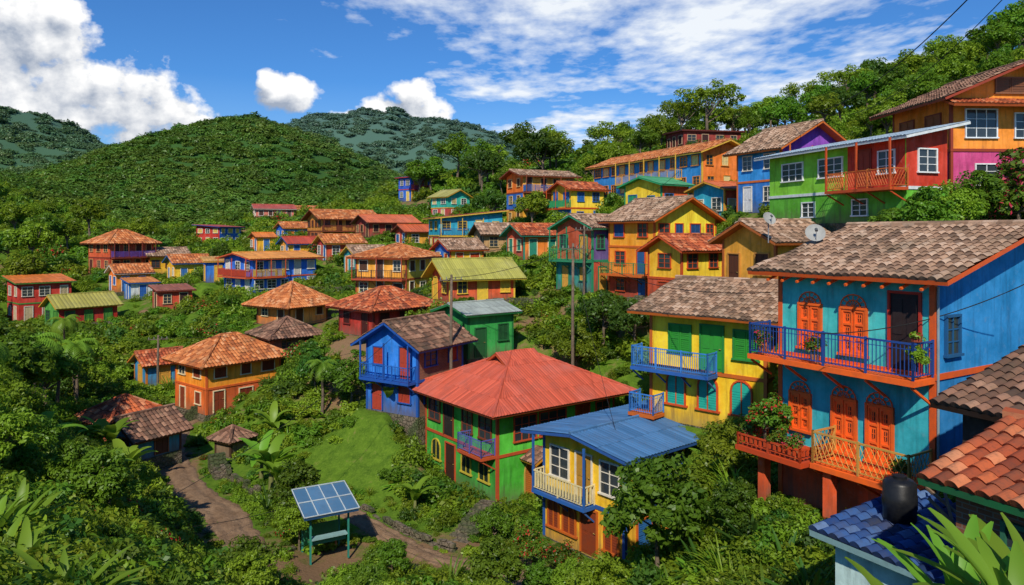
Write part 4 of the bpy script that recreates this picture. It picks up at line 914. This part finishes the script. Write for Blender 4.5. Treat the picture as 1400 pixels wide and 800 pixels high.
def blocked(x,y,H,Rr):
    if float(hdist(np.array([x]),np.array([y]))[0])<Rr*.7+.6: return True
    if not clear(np.array([x]),np.array([y]))[0]: return True
    if float(polyd(PATH1,np.array([x]),np.array([y]))[0][0])<Rr+1.0 or float(polyd(PATH2,np.array([x]),np.array([y]))[0][0])<Rr+.4: return True
    for a,b_ in SP:
        if math.hypot(a-x,b_-y)<Rr*1.2: return True
    zt=gz(x,y)+H
    for h in HS:
        if h['y']>y-1:
            a=math.radians(h['yaw']); cs=[(h['x'],h['y']),(h['x']+h['W']*math.cos(a),h['y']+h['W']*math.sin(a)),(h['x']-h['D']*math.sin(a),h['y']+h['D']*math.cos(a))]
            bb=[c[0]/c[1] for c in cs]; m_=Rr/y
            if x/y+m_>min(bb) and x/y-m_<max(bb):
                if zt/y>(h['z']+.9)/h['y']: 
                    if y<h['y']: return True
    for (qx,qy,qz) in PATH1[1:-2]+[(-8.3,33,-14.2),(-5,35,-14.4)]:
        if y<qy and abs(x/y-qx/qy)<(Rr+1)/y and zt/y>qz/qy: return True
    return False
cnt=0
for _ in range(2600):
    if cnt>=170: break
    yy=math.exp(random.uniform(math.log(22),math.log(135))); bb=random.uniform(-.78,.78); xx=bb*yy
    H_=random.uniform(1.8,3.8)+yy*.02
    if bb<-.4 and yy>30: H_*=1.3
    if yy<34: H_*=.75
    if blocked(xx,yy,H_,H_*.42): continue
    T(random.choice(['a','b','c','d','b','b','a'] if yy>45 else ['near1','near2','a','near2']),xx,yy,H_); cnt+=1
print('trees',cnt)
palm(-27.2,41.5,4.6,crownr=1.9); palm(-38,62,4.6,crownr=1.7); palm(-13,50,3.4,crownr=1.4); palm(-9.0,48.5,2.6,crownr=1.2); palm(-24,33,4.2,crownr=1.7); palm(-31,52,4.6,crownr=1.8)
for x,y,H_,v in((-22.4,40.8,1.9,0),(-23.4,41.6,1.7,1),(-13.6,41.2,2.3,2),(-12.9,40.2,1.9,0),(-14.6,42.6,2.0,1),(-16,49,1.9,1),(-7.8,46.5,1.8,2),(7.9,28.6,1.7,0),(2.2,36.0,1.4,1),(-18,34,1.9,0),(-20,31,1.9,1),(-5.0,37.6,1.5,2),(9.0,45.5,2.0,0),(10.4,46,2.0,1),(-16.5,29,1.6,2)): banana(x,y,H_,v)
for x,y,H_,v in((-5.9,9.6,1.15,0),(-7.2,10.8,1.2,1),(-8.6,12.2,1.2,0),(-10.5,15.5,1.5,1),(-4.9,10.6,1.,1),(-9.6,13.4,1.4,0)): banana(x,y,H_,v,low=True)
for x,y,z_,H_,v,ro in((3.9,5.6,-3.5,1.2,0,.4),(3.3,5.9,-3.75,1.0,1,2.),(4.6,6.3,-3.7,1.3,0,4.),(4.2,6.8,-3.9,1.2,1,5.)): banana(x,y,H_,v,z=z_,low=True,rot=ro)
for k,(x,y,H_,g_) in enumerate([(6.6,25.0,1.7,0),(7.4,24.4,1.6,0),(6.9,23.0,1.4,1),(5.9,22.6,1.4,2),(7.3,19.6,1.2,2),(6.0,20.4,1.3,0),(5.0,22,1.4,1),(-2.4,29.8,1.4,1),(-4.5,30,1.3,0),(6.4,18.2,1.3,1),(7.0,17.,1.2,2),(-12.9,38.6,1.4,2),(6.3,21.5,1.5,0),(7.2,21.6,1.3,2)]):
    obj('ornamental_grass' if g_<2 else 'agave_plant',GRS[g_],None,(x,y,gz(x,y)),random.uniform(0,6),label='arching clump of long narrow leaves on the bank' if g_<2 else 'spiky agave-like plant on the bank',cat='grass clump' if g_<2 else 'agave',group='garden plants on the bank',scale=H_)
kb=0
for _ in range(400):
    if kb>=60: break
    yy=math.exp(random.uniform(math.log(12),math.log(45))); bb=random.uniform(-.75,.7); xx=bb*yy; s_=random.uniform(.6,1.1)
    if blocked(xx,yy,s_*1.1,s_*.8): continue
    SP.append((xx,yy)); kb+=1
    obj('bush',random.choice(BUSH),None,(xx,yy,gz(xx,yy)-.1),random.uniform(0,6),label='rounded leafy green bush on the slope',cat='bush',group='bushes on the slope',scale=(s_*1.1,s_*1.1,s_))
# ------------------------------------------------------------------ street things
def pole(x,y,H,z=None,label='tall dark wooden utility pole'):
    z=gz(x,y) if z is None else z
    e=obj('utility_pole',None,None,(x,y,z),.4,label=label,cat='utility pole')
    m_=MB(); m_.tube([(0,0,-1.5),(0,0,H*.5),(.03,0,H)],[.12,.1,.08],bark(),8); obj('post',m_.mesh('post',True),e)
    m_=MB(); m_.beam((-.8,0,H-.35),(.8,0,H-.35),.05,bark()); obj('crossarm',m_.mesh('crossarm'),e)
    for k in(-.7,-.3,.3,.7):
        m_=MB(); m_.beam((k,0,H-.3),(k,0,H-.14),.04,paint('#8a8a84'),.03,6); obj('insulator',m_.mesh('insulator'),e)
    return Vector((x,y,z+H-.2))
pA=pole(3.9,47.0,9.2,z=-9.8); pB=pole(-3.9,46.8,6.8,z=-9.4); pC=pole(5.7,58,6.5); pD=pole(-30.5,63,4.8); pE=pole(-15.5,80,4.5)
blk=simple('black_cable',(.015,.015,.015),(.03,.03,.03),3)
def cable(a,b,sag=.6,r=.018,label='thin black overhead cable'):
    a=Vector(a);b=Vector(b); pts=[a.lerp(b,t)-Vector((0,0,sag*4*t*(1-t))) for t in np.linspace(0,1,22)]
    m_=MB(); m_.tube(pts,[r]*22,blk,5); obj('power_cable',m_.mesh('power_cable',True),label=label,cat='cable',group='overhead cables')
cable(pA,pC);cable(pA,pB,.4);cable(pB,pD,1.2);cable(pC,pE,1.,.025)
cable((14.9,23.5,7.8),(22.6,58,9.6),1.2,.022);cable((16.2,23.5,8.0),(24.0,58,9.8),1.8,.016)
cable(pA,(8.4,23.8,-1.9),.9,.014);cable((8.2,19.8,-2.7),(13.6,19.2,-1.25),.35,.014);cable((-9,37,-13.0),(-14.5,31,-12.5),.3,.014);cable(pB,(-14.6,31,-11.2),1.,.014)
cable(pC,(16,70,6),.6,.02);cable(pA,(4.6,30.6,-9.2),.5,.012)
def dish(x,y,z,r,az,mast,label):
    e=obj('satellite_dish',None,None,(x,y,z-mast),az,label=label,cat='satellite dish')
    m_=MB(); m_.tube([(0,0,-.2),(0,0,mast)],[.03,.03],paint('#8a8c8e'),8); obj('mast',m_.mesh('mast'),e)
    V=[];F=[];ns=24
    for j in range(7):
        rr_=r*j/6; dep=-.28*r*(1-(j/6)**2)
        for k in range(ns): a=2*math.pi*k/ns; V.append(Vector((rr_*math.cos(a),-.1+(-dep)*1.0,rr_*math.sin(a))))
    for j in range(6):
        for k in range(ns): F.append((j*ns+k,j*ns+(k+1)%ns,(j+1)*ns+(k+1)%ns,(j+1)*ns+k))
    m_=MB(); m_.arr(V,F,[.5]*len(F),paint('#a4a49e')); o=obj('bowl',m_.mesh('bowl',True),e,(0,0,mast)); o.rotation_euler=(-.5,0,0)
    m_=MB(); m_.beam((0,-.05,-r),(0,-r*.9,0),.015,paint('#8a8c8e')); m_.beam((0,-r*.9,-.04),(0,-r*.78,.06),.05,paint('#55585a'),.05,8); o=obj('feed_arm',m_.mesh('feed_arm'),e,(0,0,mast)); o.rotation_euler=(-.5,0,0)
dish(10.35,25.0,0.0,.33,-.2,1.1,'grey satellite dish mounted on the blue house roof')
dish(12.9,36.8,.75,.35,.3,1.0,'white satellite dish above a tiled roof')
def tank(x,y,z,r,H_,col,label):
    m_=MB(); m_.tube([(0,0,0),(0,0,.02),(0,0,H_*.3),(0,0,H_*.32),(0,0,H_*.6),(0,0,H_*.62),(0,0,H_*.88),(0,0,H_*.96),(0,0,H_)],[r*.1,r,r,r*1.04,r*1.04,r,r,r*.8,r*.45],paint(col,.4),20)
    e=obj('water_tank',m_.mesh('water_tank',True),None,(x,y,z),0,label=label,cat='water tank')
    m_=MB(); m_.tube([(0,0,H_),(0,0,H_+.05),(0,0,H_+.06)],[r*.42,r*.42,r*.05],paint(col,.4),16); obj('lid',m_.mesh('lid'),e)
tank(7.95,15.0,-5.85,.32,.85,'#14161a','black plastic water tank on the blue tiled shed roof')
tank(-4.9,64.5,-2.9,.5,.75,'#2a6ac0','blue plastic water tank beside the metal roof')
for k,(a,b_) in enumerate([((8.3,13.6,-5.8),(8.9,15.2,-5.0)),((8.6,13.5,-5.8),(8.2,14.4,-5.2)),((8.2,13.3,-5.8),(8.9,14.4,-5.2)),((8.9,13.4,-5.75),(8.5,15.0,-5.2))]):
    m_=MB(); m_.beam(a,b_,.035,wood()); obj('wooden_plank',m_.mesh('wooden_plank'),label='weathered plank leaning across the shed roof',cat='plank',group='planks on the shed roof')
# kiosk: open on posts, low counter, framed panel roof
e=obj('kiosk',None,None,(-8.9,32.3,-14.3),math.radians(30),label='small open green wooden kiosk with framed blue panel roof',cat='kiosk',scale=.9); g=paint('#2a8a7a')
for x,y in((0,0),(1.9,0),(0,1.6),(1.9,1.6)):
    m_=MB(); m_.beam((x,y,-.4),(x,y,2.2+y*.15),.06,g); obj('post',m_.mesh('post'),e)
m_=MB(); slope(m_,(-.4,-.45,2.15),(2.3,-.45,2.15),(-.4,2.05,2.75),(2.3,2.05,2.75),.65,1.25,.012,.01,4,metalmat('#4a7496'),paint('#1f4f7a'))
fr_=paint('#c0ccd0'); P_=lambda u,v:(-.42+2.74*u,-.47+2.54*v,2.19+.6*v)
for u in(0,.25,.5,.75,1): m_.beam(P_(u,0),P_(u,1),.03,fr_)
for v in(0,.5,1): m_.beam(P_(0,v),P_(1,v),.03,fr_)
obj('roof',m_.mesh('roof',attr=True),e)
m_=MB(); m_.box(0.05,-.05,.8,1.85,.35,.88,paint('#8ab0b0')); m_.box(.05,.3,.45,1.85,.34,.8,g); obj('counter',m_.mesh('counter'),e)
m_=MB(); m_.box(.06,1.55,0,1.84,1.6,1.0,paint('#2f8a5a')); m_.box(.06,1.55,1.9,1.84,1.6,2.2,paint('#c8502a')); obj('back_panel',m_.mesh('back_panel'),e)
m_=MB(); m_.box(.2,.7,.4,1.6,1.1,.46,wood()); m_.box(.25,.8,0,.3,1.0,.4,wood()); m_.box(1.5,.8,0,1.55,1.0,.4,wood()); obj('bench',m_.mesh('bench'),e)
def swall(P,H_,w,label):
    m_=MB(); r_=random.Random(3)
    for a,b_ in zip(P[:-1],P[1:]):
        a=Vector(a);b_=Vector(b_); L_=(b_-a).length; kn=max(1,int(L_/.45))
        for k in range(kn):
            for lv in range(int(H_/.28)+(1 if r_.random()<.7 else 0)):
                p=a.lerp(b_,(k+.02)/kn); q=a.lerp(b_,(k+.97)/kn); dz=Vector((r_.uniform(-.05,.05),0,lv*.28-.3)); 
                m_.beam(p+dz+Vector((0,0,r_.uniform(-.05,.05))),q+dz+Vector((0,0,r_.uniform(-.05,.05))),w*r_.uniform(.55,.75),stone(),w*r_.uniform(.55,.75))
    obj('stone_wall',m_.mesh('stone_wall'),label=label,cat='stone wall',group='dry stone walls')
swall([(-18.7,46.0,-14.5),(-16.4,42.9,-14.4),(-13.9,40.2,-14.3)],.8,.26,'low rubble stone wall edging the dirt road')
swall([(-9.3,40.2,-14.3),(-6.9,37.6,-14.4),(-4.6,35.2,-14.4),(-2.6,33.6,-14.3)],.5,.22,'low stone retaining wall along the footpath')
swall([(-25.4,50.5,-14.2),(-23.2,45.9,-14.3)],.6,.25,'low rubble stone wall edging the dirt road')
def terrace(x,y,yaw,L_,H_,label):
    z=gz(x,y); a=math.radians(yaw); m_=MB(); r_=random.Random(int(x*7))
    kn=max(2,int(L_/.6))
    for k in range(kn):
        m_.box(k*L_/kn+.01,r_.uniform(-.03,.03),-1.6,(k+1)*L_/kn-.01,.35,H_+r_.uniform(-.12,.1),stone())
    obj('retaining_wall',m_.mesh('retaining_wall'),None,(x,y,z),a,label=label,cat='retaining wall',group='terrace retaining walls')
for t_ in ((-14,72,-20,6,1.2),(-24,80,15,7,1.3),(-9,55.2,40,6,1.2),(-20,59.5,35,6,1.3),(-2,58.5,20,6,1.1),(8.4,53.5,-35,5,1.5),(-12,90,10,7,1.3),(-34,96,20,7,1.3),(-46,80,30,6,1.2),(4,72.5,15,6,1.4),(-26.5,54.8,45,5,1.0),(15,66.5,-30,5,1.6)):
    terrace(*t_,'mossy stone retaining wall holding a planted terrace')
def steps(x,y,z,yaw,n_,w,rise,run,label):
    m_=MB(); r_=random.Random(8)
    for k in range(n_):
        j1=r_.uniform(-.08,.08); m_.box(-w/2+j1,k*run+r_.uniform(-.03,.03),-1.2,w/2+j1+r_.uniform(-.06,.06),(k+1)*run,(k+1)*rise+r_.uniform(-.02,.02),stone())
    obj('stone_steps',m_.mesh('stone_steps'),None,(x,y,z),math.radians(yaw),label=label,cat='steps')
steps(-2.6,34.8,-14.75,-25,9,1.2,.1,.4,'worn stone steps climbing beside the green house')
steps(9.6,26.6,-10.2,-20,10,1.3,.17,.32,'worn stone steps between the yellow and blue houses')
steps(-17.2,43.8,-14.6,35,6,1.0,.16,.34,'short stone stair leading up from the road')
import bmesh
def rock(x,y,s_):
    r_=np.random.default_rng(int(abs(x*100)))
    bm=bmesh.new(); bmesh.ops.create_icosphere(bm,subdivisions=2,radius=1)
    for v in bm.verts: v.co*=(.8+.4*r_.random()); v.co.z*=.6
    me=bpy.data.meshes.new('rock'); bm.to_mesh(me); bm.free(); me.materials.append(stone())
    obj('rock',me,None,(x,y,gz(x,y)),0,label='weathered grey rock lying beside the dirt road',cat='rock',group='rocks beside the road',scale=s_)
for x,y,s_ in ((-16.9,38.6,.35),(-17.2,38.1,.2),(-14.9,35.5,.3),(-12.2,36.6,.25),(-20.6,42.6,.4),(-13.2,32.4,.3),(-10.1,33.6,.22),(-21.3,48.3,.3),(-15.0,40.0,.25),(-9.9,30.6,.28)): rock(x,y,s_)
r=np.random.default_rng(5); m_,_=crown('fern_leaves',r,G2,.22,.6,-.4,18,70,.09,.13,.1)
e=obj('hanging_plant',None,None,(10.5,19.0,-2.75),0,label='trailing green plant hanging from the balcony corner',cat='hanging plant'); obj('leaves',m_,e)
mm=MB(); mm.beam((0,0,-.05),(0,0,.15),.12,paint('#a8482a'),.16,10); mm.beam((0,0,.15),(0,0,.9),.006,blk); obj('pot',mm.mesh('pot'),e)
for k,(u,o_,zz) in enumerate(((3.4,1.25,-6.65),(4.0,1.2,-6.65),(5.1,1.2,-6.65),(.5,.8,-6.65),(4.9,.85,-3.8),(3.0,.85,-3.8))):
    a=math.radians(31.8); lx,ly=-o_,u; X0=11.2+lx*math.cos(a)-ly*math.sin(a); Y0=19.4+lx*math.sin(a)+ly*math.cos(a)
    e=obj('potted_plant',None,None,(X0,Y0,zz),k,label='terracotta pot with flowering plant on the terrace',cat='potted plant',group='pots on the terrace')
    mm=MB(); mm.beam((0,0,0),(0,0,.26),.1,simple('terracotta_pot',(.35,.12,.05),(.45,.18,.08)),.15,10); obj('pot',mm.mesh('pot'),e)
    r=np.random.default_rng(70+k); m_,_=crown('plant',r,FR if k%2 else FM,.22,.3,.46,14,70,.08,.2,.0); obj('plant',m_,e)
# ------------------------------------------------------------------ sky and light
sd=Vector((-.14,-.93,.84)).normalized(); el=math.asin(sd.z); az=math.atan2(sd.x,sd.y)
w=bpy.data.worlds.new('World'); scene.world=w; w.use_nodes=True; nt=w.node_tree; nt.nodes.clear()
sky=N(nt,'ShaderNodeTexSky'); sky.sky_type='NISHITA'; sky.sun_disc=False; sky.sun_elevation=el; sky.sun_rotation=az; sky.air_density=1.0; sky.dust_density=.3; sky.ozone_density=2.5
tc=N(nt,'ShaderNodeTexCoord'); sp=N(nt,'ShaderNodeSeparateXYZ'); L(nt,tc.outputs['Generated'],sp.inputs[0])
A_=math_(nt,'ARCTAN2',sp.outputs[0],sp.outputs[1]); E_=math_(nt,'ARCSINE',sp.outputs[2])
def vec(x_,y_,z_=0):
    c=N(nt,'ShaderNodeCombineXYZ')
    for i_,v in enumerate((x_,y_,z_)):
        if isinstance(v,(int,float)): c.inputs[i_].default_value=v
        else: L(nt,v,c.inputs[i_])
    return c.outputs[0]
def field(A,E,blobs):
    tot=None
    for a,e_,ra,re in blobs:
        dx=math_(nt,'MULTIPLY',math_(nt,'SUBTRACT',A,a),1/ra); dy=math_(nt,'MULTIPLY',math_(nt,'SUBTRACT',E,e_),1/re)
        q=math_(nt,'ADD',math_(nt,'MULTIPLY',dx,dx),math_(nt,'MULTIPLY',dy,dy)); v=math_(nt,'SUBTRACT',1,q)
        tot=v if tot is None else math_(nt,'MAXIMUM',tot,v)
    return math_(nt,'MAXIMUM',tot,-1.5)
CB=[(-.62,.215,.13,.07),(-.53,.165,.13,.055),(-.44,.135,.075,.035),(-.65,.14,.2,.05),(-.3,.18,.045,.024),(-.32,.195,.022,.018),(-.15,.165,.07,.024),(-.14,.185,.034,.024),(-.2,.155,.06,.012),(.6,.09,.1,.02)]
def dens(A,E):
    f=field(A,E,CB); nn=noise(nt,vec(A,math_(nt,'MULTIPLY',E,1.15)),15,8,.56); n2=noise(nt,vec(A,E,3.),42,3,.5)
    return math_(nt,'ADD',f,math_(nt,'ADD',math_(nt,'MULTIPLY_ADD',nn,4.2,-2.15),math_(nt,'MULTIPLY_ADD',n2,1.0,-.5)))
d0=dens(A_,E_); d1=dens(math_(nt,'ADD',A_,.010),math_(nt,'ADD',E_,.018))
alpha=math_(nt,'MULTIPLY',d0,1/.5,clamp=True)
lit=math_(nt,'MULTIPLY_ADD',math_(nt,'SUBTRACT',d0,d1),.75,.55,clamp=True)
thick=math_(nt,'MULTIPLY',d0,.04,clamp=True)
cc=MIX(nt,lit,(.33,.39,.5),(.97,.97,.97)); cc=MIX(nt,thick,cc,(.9,.91,.93))
iz=math_(nt,'DIVIDE',1,math_(nt,'MAXIMUM',sp.outputs[2],.03)); hx=math_(nt,'MULTIPLY',sp.outputs[0],iz); hy=math_(nt,'MULTIPLY',sp.outputs[1],iz)
hn=noise(nt,vec(math_(nt,'MULTIPLY',hx,1.0),math_(nt,'MULTIPLY_ADD',hy,.6,0)),1.5,6,.58)
hn2=noise(nt,vec(math_(nt,'MULTIPLY',hx,1.2),math_(nt,'MULTIPLY',hy,.75),5.),6,4,.55)
hf=field(A_,E_,[(.02,.31,.2,.06),(.24,.29,.27,.095),(.38,.22,.15,.055),(.0,.2,.12,.02),(.18,.14,.2,.03)])
hd_=math_(nt,'ADD',math_(nt,'MULTIPLY',hf,.65),math_(nt,'ADD',math_(nt,'MULTIPLY_ADD',hn,4.4,-2.0),math_(nt,'MULTIPLY_ADD',hn2,2.0,-1.0)))
ha=math_(nt,'MULTIPLY',math_(nt,'MULTIPLY',hd_,.8,clamp=True),.94)
hz=math_(nt,'MULTIPLY',math_(nt,'MULTIPLY_ADD',E_,-4.,.8,clamp=True),.6)
bg1=N(nt,'ShaderNodeBackground'); bg1.inputs[1].default_value=.15
tint=MIX(nt,1.,sky.outputs[0],(.23,.49,.8),'MULTIPLY'); L(nt,tint,bg1.inputs[0])
bgh=N(nt,'ShaderNodeBackground'); bgh.inputs[0].default_value=(.45,.62,.8,1); bgh.inputs[1].default_value=1.05
bg2=N(nt,'ShaderNodeBackground'); L(nt,cc,bg2.inputs[0]); bg2.inputs[1].default_value=1.05
bg3=N(nt,'ShaderNodeBackground'); bg3.inputs[0].default_value=(.88,.92,.96,1); bg3.inputs[1].default_value=1.05
cur=bg1.outputs[0]
for f,bg in((hz,bgh),(ha,bg3),(alpha,bg2)):
    m_=N(nt,'ShaderNodeMixShader'); L(nt,f,m_.inputs[0]); L(nt,cur,m_.inputs[1]); L(nt,bg.outputs[0],m_.inputs[2]); cur=m_.outputs[0]
ow=N(nt,'ShaderNodeOutputWorld'); L(nt,cur,ow.inputs[0])
sl=bpy.data.lights.new('sun','SUN'); sl.energy=4.4; sl.angle=math.radians(.8); sl.color=(1,.92,.78)
so=bpy.data.objects.new('sun',sl); COL.objects.link(so); so.rotation_euler=sd.to_track_quat('Z','Y').to_euler()
cam=bpy.data.cameras.new('camera'); cam.lens=36*1000/1400; cam.sensor_width=36; cam.shift_y=-80/1400; cam.clip_start=.1; cam.clip_end=8000
co=bpy.data.objects.new('camera',cam); COL.objects.link(co); co.location=(0,0,0); co.rotation_euler=(math.pi/2,0,0); scene.camera=co
